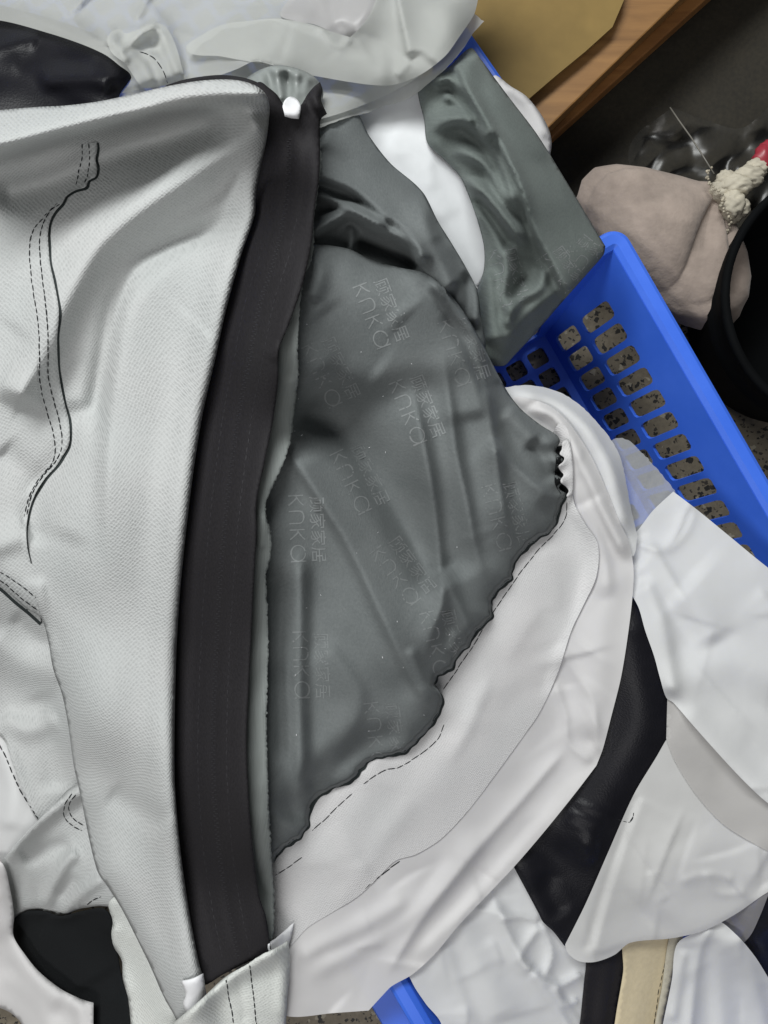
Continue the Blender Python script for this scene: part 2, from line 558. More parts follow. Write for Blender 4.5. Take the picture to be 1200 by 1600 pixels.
    uu = v2[:, 0] * D / .64 + bil(U, v2[:, 0], v2[:, 1]); vv = v2[:, 1] * D / .64 + bil(V, v2[:, 0], v2[:, 1])
    P3 = np.stack([(v2[:, 0] - 600) * K * D, -(v2[:, 1] - 800) * K * D, vz], 1)
    if parent is None:
        if loc is None:
            c = P3.mean(0); loc = (float(c[0]), float(c[1]), float(P3[:, 2].min()))
        off = Vector(loc)
    else:
        off = parent_offset(parent)
    me = bpy.data.meshes.new(name)
    me.from_pydata((P3 - np.array(off)).tolist(), [], faces)
    me.update()
    # make every face look up
    nz = np.empty(len(me.polygons) * 3); me.polygons.foreach_get('normal', nz)
    if nz[2::3].mean() < 0: me.flip_normals()
    me.polygons.foreach_set('use_smooth', [True] * len(me.polygons))
    uvl = me.uv_layers.new(name='UVMap')
    li = np.empty(len(me.loops), int); me.loops.foreach_get('vertex_index', li)
    uvl.data.foreach_set('uv', np.stack([uu[li], vv[li]], 1).ravel())
    me.materials.append(mat)
    o = bpy.data.objects.new(name, me)
    if parent is None: o.location = off
    else: o.parent = parent
    link(o)
    if thick:
        s = o.modifiers.new('thickness', 'SOLIDIFY'); s.thickness = thick * 0.001; s.offset = -1
    OUTS[name] = out
    T = TOP[sl].copy()
    T[msk] = np.maximum(T[msk], Z[msk])
    TOP[sl] = T
    return o


OUTS = {}


def strip_outline(left, right):
    return list(left) + list(reversed(right))


def topz(x, y):
    return float(bil(TOP, np.array([x]), np.array([y]))[0])


def lift(x, y, mm):
    return W(x, y, topz(x, y) + mm * 0.001)


def stitches(parent, pts, dash=9.0, gap=3.0, w=1.5, h=0.9, mat=None, jitter=0.5, name='stitch_line', seed=3, base=0.1):
    """a run of separate thread stitches lying on the cloth"""
    rg = random.Random(seed + int(pts[0][0]) * 13 + int(pts[0][1]))
    c = catmull(pts, False, 2.0)
    L = np.concatenate([[0], np.cumsum(np.hypot(*np.diff(c, axis=0).T))])
    verts, faces = [], []
    s = 0.0
    off = []
    while s < L[-1]:
        e = min(L[-1], s + dash * rg.uniform(0.8, 1.2))
        k = max(2, int((e - s) / 3) + 1)
        ss = np.linspace(s, e, k)
        xs = np.interp(ss, L, c[:, 0]); ys = np.interp(ss, L, c[:, 1])
        j = rg.uniform(-jitter, jitter)
        ring0 = len(verts)
        for q in range(k):
            a = max(0, q - 1); b = min(k - 1, q + 1)
            tx, ty = xs[b] - xs[a], ys[b] - ys[a]; l = math.hypot(tx, ty) or 1
            nx, ny = -ty / l, tx / l
            hw = w * (0.55 if q in (0, k - 1) else 1.0) * 0.5
            up = h * (0.15 if q in (0, k - 1) else 1.0)
            x, y = xs[q] + nx * j, ys[q] + ny * j
            verts.append(lift(x - nx * hw, y - ny * hw, base)); verts.append(lift(x, y, base + up)); verts.append(lift(x + nx * hw, y + ny * hw, base))
        for q in range(k - 1):
            b = ring0 + 3 * q
            faces += [(b, b + 3, b + 4, b + 1), (b + 1, b + 4, b + 5, b + 2)]
        s = e + gap * rg.uniform(0.7, 1.3)
    o = mesh_obj(name, verts, faces, mat or M['thread'], parent)
    o['kind'] = 'stuff'
    return o


def ribbon(name, pts, w, mat, parent, mm=0.5, h=0.6, taper=True):
    c = catmull(pts, False, 3.0)
    verts, faces = [], []
    n = len(c)
    for q in range(n):
        a = max(0, q - 1); b = min(n - 1, q + 1)
        tx, ty = c[b] - c[a]; l = math.hypot(tx, ty) or 1
        nx, ny = -ty / l, tx / l
        ww = (w(q / (n - 1)) if callable(w) else w) * 0.5
        x, y = c[q]
        verts += [lift(x - nx * ww, y - ny * ww, mm), lift(x, y, mm + h), lift(x + nx * ww, y + ny * ww, mm)]
    for q in range(n - 1):
        b = 3 * q
        faces += [(b, b + 3, b + 4, b + 1), (b + 1, b + 4, b + 5, b + 2)]
    return mesh_obj(name, verts, faces, mat, parent)


# ------------------------------------------------------------------ floor
def floor_tone():
    m, nt, b = new_mat('terrazzo')
    co = N(nt, 'ShaderNodeTexCoord').outputs['Object']
    big = noise(nt, co, 6, 5, 0.6)
    fine = noise(nt, co, 160, 4, 0.7)
    base = ramp(nt, mth(nt, 'ADD', mth(nt, 'MULTIPLY', big, 0.5), mth(nt, 'MULTIPLY', fine, 0.5)),
                [(0.32, (0.15, 0.125, 0.088)), (0.55, (0.25, 0.212, 0.152)), (0.72, (0.34, 0.295, 0.22))])
    wv = N(nt, 'ShaderNodeVectorMath', operation='MULTIPLY_ADD')
    nn = N(nt, 'ShaderNodeTexNoise'); nn.inputs['Scale'].default_value = 190
    nt.links.new(co, nn.inputs['Vector'])
    nt.links.new(nn.outputs['Color'], wv.inputs[0]); wv.inputs[1].default_value = (0.009, 0.009, 0.0); nt.links.new(co, wv.inputs[2])
    cur = base
    for sc_, th, col, rnd in ((150, 0.36, (0.022, 0.020, 0.018), 0.62), (260, 0.34, (0.05, 0.042, 0.035), 0.55), (140, 0.30, (0.38, 0.34, 0.26), 0.80)):
        v = N(nt, 'ShaderNodeTexVoronoi'); v.inputs['Scale'].default_value = sc_
        nt.links.new(wv.outputs[0], v.inputs['Vector'])
        sep = N(nt, 'ShaderNodeSeparateColor'); nt.links.new(v.outputs['Color'], sep.inputs[0])
        pick = mth(nt, 'GREATER_THAN', sep.outputs[0], rnd)
        size = mth(nt, 'ADD', mth(nt, 'MULTIPLY', sep.outputs[1], 0.25), th - 0.1)
        near = mth(nt, 'LESS_THAN', v.outputs['Distance'], size)
        f = mth(nt, 'MULTIPLY', pick, near)
        mx = N(nt, 'ShaderNodeMixRGB'); nt.links.new(f, mx.inputs[0]); nt.links.new(cur, mx.inputs[1]); mx.inputs[2].default_value = (*col, 1)
        cur = mx.outputs[0]
    nt.links.new(cur, b.inputs['Base Color'])
    b.inputs['Roughness'].default_value = 0.6
    nt.links.new(bump(nt, fine, 0.2, 0.001), b.inputs['Normal'])
    return m


def box(name, c, size, rz, mat, parent=None, bev=0.002, loc=None):
    bm = bmesh.new()
    bmesh.ops.create_cube(bm, size=1)
    bmesh.ops.scale(bm, vec=size, verts=bm.verts)
    if bev: bmesh.ops.bevel(bm, geom=bm.edges[:], offset=bev, segments=2, affect='EDGES', profile=0.5)
    bmesh.ops.rotate(bm, cent=(0, 0, 0), matrix=Matrix.Rotation(rz, 3, 'Z'), verts=bm.verts)
    bmesh.ops.translate(bm, vec=c, verts=bm.verts)
    vs = [v.co.copy() for v in bm.verts]; fs = [[v.index for v in f.verts] for f in bm.faces]
    bm.verts.index_update()
    fs = [[v.index for v in f.verts] for f in bm.faces]
    bm.free()
    return mesh_obj(name, vs, fs, mat, parent, smooth=False, loc=loc)


fl = mesh_obj('floor', [(-4, -4, 0), (4, -4, 0), (4, 4, 0), (-4, 4, 0)], [(0, 1, 2, 3)], floor_tone(), smooth=False)
fl['kind'] = 'structure'

# ------------------------------------------------------------------ blue baskets
mb, nt, b = new_mat('blue_plastic')
co = N(nt, 'ShaderNodeTexCoord').outputs['Object']
f = noise(nt, co, 14, 5, 0.6)
nt.links.new(ramp(nt, f, [(0.3, (0.040, 0.145, 0.74)), (0.7, (0.062, 0.185, 0.84))]), b.inputs['Base Color'])
nt.links.new(mth(nt, 'ADD', mth(nt, 'MULTIPLY', f, 0.15), 0.34), b.inputs['Roughness'])
b.inputs['Subsurface Weight'].default_value = 0.0
b.inputs['Specular IOR Level'].default_value = 0.45
nt.links.new(bump(nt, noise(nt, co, 900, 2), 0.06, 0.0005), b.inputs['Normal'])
M['blue'] = mb

BL, BW, BH, DRAFT, BZ0 = 0.78, 0.497, 0.15, 0.050, 0.010


def holed_panel(name, fpos, ss, tt, holes, mat, parent, thick=0.003, bar=None):
    """panel from a grid of cells; cells in holes have an open rounded slot"""
    verts, faces, key = [], [], {}

    def vid(s, t):
        k = (round(s, 5), round(t, 5))
        if k not in key:
            key[k] = len(verts); verts.append(fpos(s, t))
        return key[k]
    for i in range(len(ss) - 1):
        for j in range(len(tt) - 1):
            s0, s1, t0, t1 = ss[i], ss[i + 1], tt[j], tt[j + 1]
            h = holes(i, j)
            if not h:
                faces.append([vid(s0, t0), vid(s1, t0), vid(s1, t1), vid(s0, t1)]); continue
            a0, a1, b0, b1 = h          # margins (s,s,t,t) in own units
            u0, u1, w0, w1 = s0 + a0, s1 - a1, t0 + b0, t1 - b1
            ru, rw = min(.0035, (u1 - u0) * .25), (w1 - w0) * .14
            cor = []
            for (cx, cy, sx, sy) in ((u0, w0, 1, 1), (u1, w0, -1, 1), (u1, w1, -1, -1), (u0, w1, 1, -1)):
                pA = (cx, cy + sy * rw); pM = (cx + sx * ru * .3, cy + sy * rw * .3); pB = (cx + sx * ru, cy)
                cor.append([pA, pM, pB] if (sx * sy) > 0 else [pB, pM, pA])
            C4 = [(s0, t0), (s1, t0), (s1, t1), (s0, t1)]
            for q in range(4):
                cv = vid(*C4[q]); h3 = [vid(*p) for p in cor[q]]
                faces.append([cv, h3[1], h3[0]]); faces.append([cv, h3[2], h3[1]])
                nq = (q + 1) % 4
                faces.append([cv, vid(*C4[nq]), vid(*cor[nq][0]), h3[2]])
    o = mesh_obj(name, verts, faces, mat, parent, smooth=False)
    s = o.modifiers.new('thickness', 'SOLIDIFY'); s.thickness = thick; s.offset = 0
    return o


def make_basket():
    root = empty('plastic_basket')
    e = 0.015

    def ring(o, z):   # inner rectangle shrunk by o at height z (local: x length, -y width)
        return (o, BL - o, -o, -(BW - o), z)
    zt = BH - 0.004

    DE = 0.022

    def side(yside):
        def fp(s, t):
            o = e + DRAFT * t; oe = e + DE * t; z = zt + (BZ0 - zt) * t
            x = min(max(s, oe), BL - oe)
            return (x, -o if yside == 0 else -(BW - o), z)
        return fp

    def end(xside):
        def fp(s, t):
            o = e + DRAFT * t; oe = e + DE * t; z = zt + (BZ0 - zt) * t
            y = min(max(s, o), BW - o)
            return (oe if xside == 0 else BL - oe, -y, z)
        return fp
    tt = [0, 0.23, 0.25, 0.60, 0.645, 0.92, 1.0]
    def slots(n, p, m0):
        ss = [0, m0]
        while ss[-1] + p < n - m0 * 0.8: ss.append(ss[-1] + p)
        ss.append(n)
        return ss
    for nm, fp, n in (('side_wall', side(0), BL), ('side_wall', side(1), BL), ('end_wall', end(0), BW), ('end_wall', end(1), BW)):
        ss = slots(n, 0.0230, 0.0435 if nm == 'side_wall' else 0.072)
        def hl(i, j, ss=ss):
            if 0 < i < len(ss) - 2 and j in (2, 4): return (0.0030, 0.0030, 0.010, 0.010)
            return None
        holed_panel(nm, fp, ss, tt, hl, M['blue'], root)
    o = e + DRAFT; oe = e + DE
    def fb(s, t): return (oe + s, -(o + t), BZ0)
    bs = [0] + list(np.arange(.0065, BL - 2 * oe - .012, .0230)) + [BL - 2 * oe]; bt = [0] + list(np.arange(.006, BW - 2 * o - .006, .0250)) + [BW - 2 * o]
    holed_panel('base', fb, bs, bt, lambda i, j: (0.003, 0.003, 0.003, 0.003) if 0 < i < len(bs) - 2 and 0 < j < len(bt) - 2 else None, M['blue'], root)
    # rim: folded lip swept round a rounded rectangle
    prof = [(e + .0025, BH - .014), (e + .001, BH - .003), (e - .003, BH), (.004, BH + .0005), (.0012, BH - .001), (0, BH - .004), (-.001, BH - .022), (.001, BH - .0225), (.0022, BH - .006), (e - .004, BH - .004)]
    vs, fs = [], []
    path = []
    r = 0.016
    for (cx, cy, a0) in ((BL - r, -r, 90), (BL - r, -BW + r, 0), (r, -BW + r, -90), (r, -r, -180)):
        for k in range(9):
            a = math.radians(a0 - 90 * k / 8)
            path.append((cx, cy, math.cos(a), math.sin(a)))
    n = len(path); m = len(prof)
    for (cx, cy, nx, ny) in path:
        for (o_, z) in prof:
            rr = max(r - o_, 0.0008 if o_ <= r else r - o_)
            vs.append((cx + nx * (r - o_), cy + ny * (r - o_), z))
    for i in range(n):
        for k in range(m):
            a = i * m + k; b_ = i * m + (k + 1) % m; c = ((i + 1) % n) * m + (k + 1) % m; d = ((i + 1) % n) * m + k
            fs.append((a, d, c, b_))
    mesh_obj('rim', vs, fs, M['blue'], root, smooth=False)
    # lower carrying flange outside the far long side
    vs, fs = [], []
    pf = [(0, BH - .035), (.034, BH - .035), (.036, BH - .038), (.036, BH - .048), (.033, BH - .048), (.033, BH - .0385), (0, BH - .0385)]
    for x in np.linspace(.02, BL - .02, 12):
        for (o_, z) in pf: vs.append((x, -(BW + o_ - .004), z))
    mf = len(pf)
    for q in range(11):
        for k in range(mf):
            a = q * mf + k; b_ = q * mf + (k + 1) % mf
            fs.append((a, b_, b_ + mf, a + mf))
    mesh_obj('carrying_flange', vs, fs, M['blue'], root, smooth=False)
    return root


bk = make_basket()
tag(bk, 'bright blue plastic basket with rectangular slots under the heap, rounded corner showing', 'basket', 'blue plastic baskets')
c0 = W(971, 348, BH)
bk.location = (c0.x, c0.y, 0)
bk.rotation_euler = (0, 0, math.radians(-60))
bk2 = bk.copy(); link(bk2)
for ch in list(bk.children):
    c = ch.copy(); link(c); c.parent = bk2
ang = -55.3
tip = W(852, 216, BH)
d2 = Vector((math.cos(math.radians(ang)), math.sin(math.radians(ang)), 0))
org = tip - d2 * BL
bk2.location = (org.x, org.y, 0)
bk2.rotation_euler = (0, 0, math.radians(ang))
tag(bk2, 'second blue basket, only a short bit of rim showing beside the kraft board', 'basket', 'blue plastic baskets')

# ------------------------------------------------------------------ bench, painted floor shade, tub, bag at the upper right
def wood_mat(name, c1, c2, rz):
    m, nt, b = new_mat(name)
    co = N(nt, 'ShaderNodeTexCoord').outputs['Object']
    mp = N(nt, 'ShaderNodeMapping'); mp.inputs['Rotation'].default_value = (0, 0, -rz); mp.inputs['Scale'].default_value = (4, 60, 60)
    nt.links.new(co, mp.inputs[0])
    f = noise(nt, mp.outputs[0], 1.0, 6, 0.65, 0.8)
    g = noise(nt, co, 9, 4)
    nt.links.new(ramp(nt, mth(nt, 'ADD', mth(nt, 'MULTIPLY', f, 0.6), mth(nt, 'MULTIPLY', g, 0.4)), [(0.34, c1), (0.66, c2)]), b.inputs['Base Color'])
    b.inputs['Roughness'].default_value = 0.55
    nt.links.new(bump(nt, f, 0.15, 0.002), b.inputs['Normal'])
    return m


pz = 0.10
pA = W(865, 192, pz); pB = W(1062, 0, pz)
dirw = (pB - pA).normalized(); rzw = math.atan2(dirw.y, dirw.x)
nw = Vector((dirw.y, -dirw.x, 0))            # outward, to the lower right
M['wood'] = wood_mat('pale_wood', (0.17, 0.080, 0.022), (0.34, 0.175, 0.055), rzw)
M['wood2'] = wood_mat('reddish_wood', (0.17, 0.066, 0.016), (0.33, 0.150, 0.040), rzw)
M['kraft'] = plain_mat('kraft_board', (0.20, 0.135, 0.045), 0.7, 0.25, 9, 0.28, 0.15, coord='OBJ')
bench = empty('wooden_bench', tuple(W(930, 60, 0)))
bench.location.z = 0
mid = pA + dirw * 0.235
wA = 0.052
cA = mid - nw * (wA / 2)
box('plank', (cA.x, cA.y, pz - 0.011), (0.50, wA, 0.022), rzw, M['wood'], bench, 0.0015)
pz2 = 0.074
e1 = W(862, 216, pz2); e2 = W(1102, 0, pz2)
d_ = (e2 - e1).normalized(); rz2 = math.atan2(d_.y, d_.x); n2 = Vector((d_.y, -d_.x, 0))
mid2 = e1 + d_ * 0.245
c2_ = mid2 - n2 * 0.035
box('plank', (c2_.x, c2_.y, pz2 - 0.010), (0.50, 0.07, 0.020), rz2, M['wood2'], bench, 0.0015)
for q in (0.05, 0.24, 0.42):
    p = e1 + d_ * q - n2 * 0.04
    box('leg', (p.x, p.y, 0.0315), (0.045, 0.045, 0.063), rz2, M['wood2'], bench, 0.001)
tag(bench, 'low wooden bench of two brown planks at the top, beside the dark shade sheet', 'bench')
# kraft board lying on the bench
kz = 0.112
kp = [(690, -80), (985, -80), (975, 0), (957, 42), (915, 80), (870, 117), (822, 158), (812, 164), (720, 70)]
kb = [W(x, y, kz) for x, y in kp]
kl = Vector((kb[0].x, kb[0].y, kz - .003))
vs = [v for v in kb] + [v - Vector((0, 0, .003)) for v in kb]
nk = len(kb)
fs = [list(range(nk))[::-1], [nk + i for i in range(nk)]] + [(i, (i + 1) % nk, nk + (i + 1) % nk, nk + i) for i in range(nk)]
ko = mesh_obj('kraft_board', vs, fs, M['kraft'], smooth=False, loc=kl)
tag(ko, 'mottled yellow-brown kraft board on the wooden bench at the top', 'board')

# floor shade under the bag, painted as a thin dark sheet
mt_, nt, b = new_mat('painted_floor_shade')
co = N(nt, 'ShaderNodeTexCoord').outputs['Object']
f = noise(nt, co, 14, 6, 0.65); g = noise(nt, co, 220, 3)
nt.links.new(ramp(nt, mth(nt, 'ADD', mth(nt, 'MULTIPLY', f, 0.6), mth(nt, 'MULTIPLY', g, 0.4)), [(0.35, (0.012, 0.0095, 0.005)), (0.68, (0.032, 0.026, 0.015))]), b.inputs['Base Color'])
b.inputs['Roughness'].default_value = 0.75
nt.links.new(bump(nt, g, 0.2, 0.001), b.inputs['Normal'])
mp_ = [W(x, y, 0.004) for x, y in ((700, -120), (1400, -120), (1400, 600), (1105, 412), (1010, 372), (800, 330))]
mo = mesh_obj('floor_shade_sheet', mp_ + [v - Vector((0, 0, .0035)) for v in mp_],
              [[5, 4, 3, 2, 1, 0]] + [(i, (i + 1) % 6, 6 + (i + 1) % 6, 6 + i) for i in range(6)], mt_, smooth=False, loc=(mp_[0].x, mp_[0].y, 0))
tag(mo, 'dark olive brown sheet painting shade onto the floor under the tied cloth bag', 'mat')  # thin sheet painted as floor shade, not a real mat

# clear plastic sheet with glints on the shade sheet
def loose_sheet(name, poly, z0, amp, mat, seed, label, cat, sc=30):
    out = catmull(poly, True, 6)
    nz = vnoise(seed, sc); nz2 = vnoise(seed + 1, sc * .45)
    hx = np.arange(out[:, 0].min(), out[:, 0].max(), 7); hy = np.arange(out[:, 1].min(), out[:, 1].max(), 7)
    PX, PY = np.meshgrid(hx, hy); PX = PX.ravel(); PY = PY.ravel()
    ok = inside(PX, PY, out); PX, PY = PX[ok], PY[ok]
    dd, _, _ = polydist(PX, PY, out, True); ok = dd > 3; PX, PY = PX[ok], PY[ok]
    vs2 = [Vector(map(float, p)) for p in out] + [Vector((float(a), float(c))) for a, c in zip(PX, PY)]
    res = delaunay_2d_cdt(vs2, [], [list(range(len(out)))], 1, 1e-4, False)
    vv = np.array([(v.x, v.y) for v in res[0]])
    fl_ = [list(f_)[::-1] for f_ in res[2]]
    cn = vv[np.array(fl_)].mean(1); okf = inside(cn[:, 0], cn[:, 1], out)
    fl_ = [f_ for f_, k_ in zip(fl_, okf) if k_]
    zz = z0 + amp * (np.abs(bil(nz, vv[:, 0], vv[:, 1])) + .5 * np.abs(bil(nz2, vv[:, 0], vv[:, 1])))
    P = [W(x, y, z) for (x, y), z in zip(vv, zz)]
    c = sum(P, Vector()) / len(P)
    o = mesh_obj(name, P, fl_, mat, loc=(c.x, c.y, z0))
    uvl = o.data.uv_layers.new(name='UVMap')
    for lp in o.data.loops: uvl.data[lp.index].uv = vv[lp.vertex_index]
    return tag(o, label, cat)


mc, nt, b = new_mat('clear_plastic')
gl = N(nt, 'ShaderNodeBsdfGlossy'); gl.inputs['Roughness'].default_value = 0.34; gl.inputs[0].default_value = (.9, .9, .9, 1)
tp = N(nt, 'ShaderNodeBsdfTransparent'); tp.inputs[0].default_value = (.93, .93, .92, 1)
fr = N(nt, 'ShaderNodeFresnel'); fr.inputs[0].default_value = 1.45
ms = N(nt, 'ShaderNodeMixShader')
nt.links.new(mth(nt, 'ADD', fr.outputs[0], 0.01), ms.inputs[0]); nt.links.new(tp.outputs[0], ms.inputs[1]); nt.links.new(gl.outputs[0], ms.inputs[2])
nt.links.new(ms.outputs[0], nt.nodes['Material Output'].inputs['Surface'])
loose_sheet('clear_plastic_sheet', [(985, 225), (1050, 168, 'c'), (1110, 190), (1160, 200), (1240, 150), (1260, 260), (1160, 330), (1080, 330), (1000, 300)],
            0.008, 0.006, mc, 77, 'crumpled clear plastic sheet on the dark shade sheet behind the tied bag', 'plastic sheet', 26)

# thin wire
def tube(name, pts3, r, mat, parent=None, sides=8, loc=None):
    vs, fs = [], []
    n = len(pts3)
    for i, p in enumerate(pts3):
        p = Vector(p)
        t = (Vector(pts3[min(n - 1, i + 1)]) - Vector(pts3[max(0, i - 1)])).normalized()
        u = t.cross(Vector((0, 0, 1)));
        if u.length < 1e-4: u = Vector((1, 0, 0))
        u.normalize(); v = t.cross(u)
        rr = r(i / (n - 1)) if callable(r) else r
        for k in range(sides):
            a = 2 * math.pi * k / sides
            vs.append(p + (u * math.cos(a) + v * math.sin(a)) * rr)
    for i in range(n - 1):
        for k in range(sides):
            fs.append((i * sides + k, i * sides + (k + 1) % sides, (i + 1) * sides + (k + 1) % sides, (i + 1) * sides + k))
    fs.append(list(range(sides))[::-1]); fs.append([(n - 1) * sides + k for k in range(sides)])
    return mesh_obj(name, vs, fs, mat, parent, loc=loc)


M['wire'] = plain_mat('grey_wire', (0.16, 0.15, 0.13), 0.4, 0.5, 40, 0.2, 0.05, coord='OBJ')
wp = [W(1047, 168, .05), W(1062, 190, .058), W(1080, 215, .066), W(1096, 240, .075), W(1116, 272, .085)]
wo = tube('thin_wire', wp, 0.0007, M['wire'], loc=tuple(wp[0]))
tag(wo, 'thin straight grey wire running up to the knot of the tied bag', 'wire')

# black tub
M['blackplastic'] = plain_mat('black_plastic', (0.004, 0.0045, 0.005), 0.75, 0.05, 12, 0.3, 0.1, coord='OBJ')
tc = W(1300, 478, 0.10); R0 = (tc - W(1103, 478, 0.10)).length
prof = [(0, .012), (.80 * R0, .012), (.82 * R0, .016), (.93 * R0, .128), (.95 * R0, .134), (1.0 * R0, .134), (1.0 * R0, .126), (.965 * R0, .122), (.94 * R0, .09), (.955 * R0, .085), (.94 * R0, .08), (.85 * R0, .004), (.83 * R0, 0), (0, 0)]
vs, fs = [], []
SG = 72
for k in range(SG):
    a = 2 * math.pi * k / SG
    for r_, z in prof: vs.append((tc.x + math.cos(a) * r_, tc.y + math.sin(a) * r_, z + 0.0045))
mq = len(prof)
for k in range(SG):
    for j in range(mq - 1):
        a = k * mq + j; c = ((k + 1) % SG) * mq + j
        fs.append((a, c, c + 1, a + 1))
to = mesh_obj('black_tub', vs, fs, M['blackplastic'], loc=(tc.x, tc.y, 0.0045))
tag(to, 'shallow round black plastic tub at the right edge beside the tied bag', 'tub')

# tied cloth bag
M['bagcloth'] = plain_mat('dusty_bag_cloth', (0.32, 0.262, 0.225), 0.85, 0.15, 34, 0.22, 0.5, coord='OBJ', sheen=0.2, bdist=.006)
M['ruffle'] = plain_mat('yellowed_ruffle', (0.50, 0.46, 0.37), 0.8, 0.2, 60, 0.12, 0.1, coord='OBJ')
M['twine'] = plain_mat('beaded_twine', (0.40, 0.36, 0.28), 0.6, 0.3, 200, 0.45, 0.4, coord='OBJ')
M['red'] = plain_mat('red_plastic', (0.30, 0.03, 0.045), 0.35, 0.5, 40, 0.2, 0.1, coord='OBJ')
neck = W(1117, 300, 0.088); far = W(995, 440, 0.064)
ax = far - neck; LB = ax.length; axn = ax.normalized()
sidev = axn.cross(Vector((0, 0, 1))).normalized(); upv = sidev.cross(axn).normalized()
bag = empty('tied_cloth_bag', (far.x, far.y, 0.004))
BS = .84
pr = [(-0.02, .010), (0.03, .016), (.10, .030), (.22, .052), (.36, .070), (.5, .082), (.65, .086), (.80, .083), (.92, .070), (1.02, .050), (1.08, .025), (1.10, .004)]
NT, NA = 50, 240
vs, fs = [], []
rgb = random.Random(5)
pleats = [(rgb.uniform(0, 2 * math.pi), rgb.uniform(.05, .22), rgb.choice([.12, .2, .3, .6, .8])) for q_ in range(19)]
for i in range(NT + 1):
    t = -0.02 + 1.12 * i / NT
    rr = BS * np.interp(t, [p[0] for p in pr], [p[1] for p in pr])
    for k in range(NA):
        a = 2 * math.pi * k / NA
        s = 0
        for (pa, pw, ph) in pleats:
            dd = (a - pa - 0.26 * math.sin(2.6 * t + pa * 3) * t + math.pi) % (2 * math.pi) - math.pi
            s += ph * math.exp(-(math.sqrt(dd * dd + .0002) - .014) / (pw * .7))
        fadep = max(0, 1 - t * .92) * min(1, .4 + t * 4)
        r_ = rr * (1.0 - min(s, .9) * fadep * 0.62 + .07 * math.sin(2 * a + 1.3) + .05 * math.sin(5 * a + .4 + 2 * t) + 0.035 * math.sin(3 * a + 4 * t) + .025 * math.sin(7 * a - 5 * t + 1) * t)
        flat = 0.62 + 0.1 * (1 - t)
        lat = math.cos(a) * r_ * 1.30; ver = math.sin(a) * r_ * flat
        p = neck + axn * (LB * t) + sidev * lat + upv * ver
        p.z = max(p.z, 0.0055 + 0.002 * math.sin(9 * a))
        vs.append(p)
for i in range(NT):
    for k in range(NA):
        fs.append((i * NA + k, (i + 1) * NA + k, (i + 1) * NA + (k + 1) % NA, i * NA + (k + 1) % NA))
fs.append([NT * NA + k for k in range(NA)][::-1])
mesh_obj('body', vs, fs, M['bagcloth'], bag)


def lump(name, blobs, mat, parent, seed, sub=4, amp=.12, fr=120):
    bm = bmesh.new()
    for (c, r, sq) in blobs:
        ret = bmesh.ops.create_icosphere(bm, subdivisions=sub, radius=1.0)
        for v in ret['verts']:
            n_ = v.co.normalized()
            q = n_ * 2.2 + Vector((seed, c[0] * 40, c[1] * 40))
            k = 1 + amp * (math.sin(3.1 * q.x + 1.7 * math.sin(4 * q.y)) + .6 * math.sin(6.3 * q.y + 2 * math.sin(5 * q.z)) + .4 * math.sin(9.7 * q.z + q.x * 5))
            v.co = Vector(c) + Vector((n_.x * sq[0], n_.y * sq[1], n_.z * sq[2])) * r * k
    bm.verts.index_update()
    vs_ = [v.co.copy() for v in bm.verts]; fs_ = [[v.index for v in f_.verts] for f_ in bm.faces]
    bm.free()
    return mesh_obj(name, vs_, fs_, mat, parent)


lump('ruffled_neck', [(W(1131, 298, .098), .012, (1.1, .9, .9)), (W(1150, 290, .104), .013, (1.1, .8, .9)), (W(1168, 277, .104), .012, (1.2, .8, .8)),
                      (W(1180, 264, .10), .010, (1.1, .9, .8)), (W(1144, 318, .104), .012, (.9, 1.1, .9)), (W(1154, 326, .10), .010, (1, .9, .9)), (W(1146, 335, .098), .008, (1.1, 1, .8)), (W(1134, 282, .1), .009, (1, 1, 1))],
     M['ruffle'], bag, 3, 4, .07)
lump('red_scrap', [(W(1194, 246, .10), .011, (.9, 1.1, .7)), (W(1203, 236, .10), .010, (1, 1, .7))], M['red'], bag, 9, 3, .1)
tw = [(1110, 262), (1105, 272), (1107, 284), (1113, 292), (1119, 297), (1126, 303), (1130, 312), (1126, 320), (1131, 329), (1138, 337), (1141, 347), (1138, 358), (1133, 367), (1129, 376)]
twc = catmull(tw, False, 3.2)
vs, fs = [], []
for i, (x, y) in enumerate(twc):
    z = .112 - .02 * max(0, (i / len(twc) - .6) / .4)
    a = i * 1.9
    c = W(x + 1.7 * math.cos(a), y + 1.7 * math.sin(a), z)
    bm = bmesh.new(); bmesh.ops.create_icosphere(bm, subdivisions=1, radius=.0014 * random.uniform(.8, 1.25))
    bm.verts.index_update(); o_ = len(vs)
    vs += [v.co + c for v in bm.verts]; fs += [[v.index + o_ for v in f_.verts] for f_ in bm.faces]; bm.free()
mesh_obj('twine', vs, fs, M['twine'], bag)['kind'] = 'stuff'
tg = [W(1112, 508, .05), W(1128, 485, .06), W(1144, 480, .055), W(1146, 490, .05), (W(1126, 512, .045)), W(1113, 514, .045)]
mesh_obj('white_scrap', tg + [p - Vector((0, 0, .004)) for p in tg], [[5, 4, 3, 2, 1, 0]] + [(i, (i + 1) % 6, 6 + (i + 1) % 6, 6 + i) for i in range(6)], M['tag'], bag, smooth=False)
tag(bag, 'dusty beige cloth bag gathered and tied with beaded twine on the dark shade sheet', 'bag')

# ================================================================== the heap
exec_heap = True
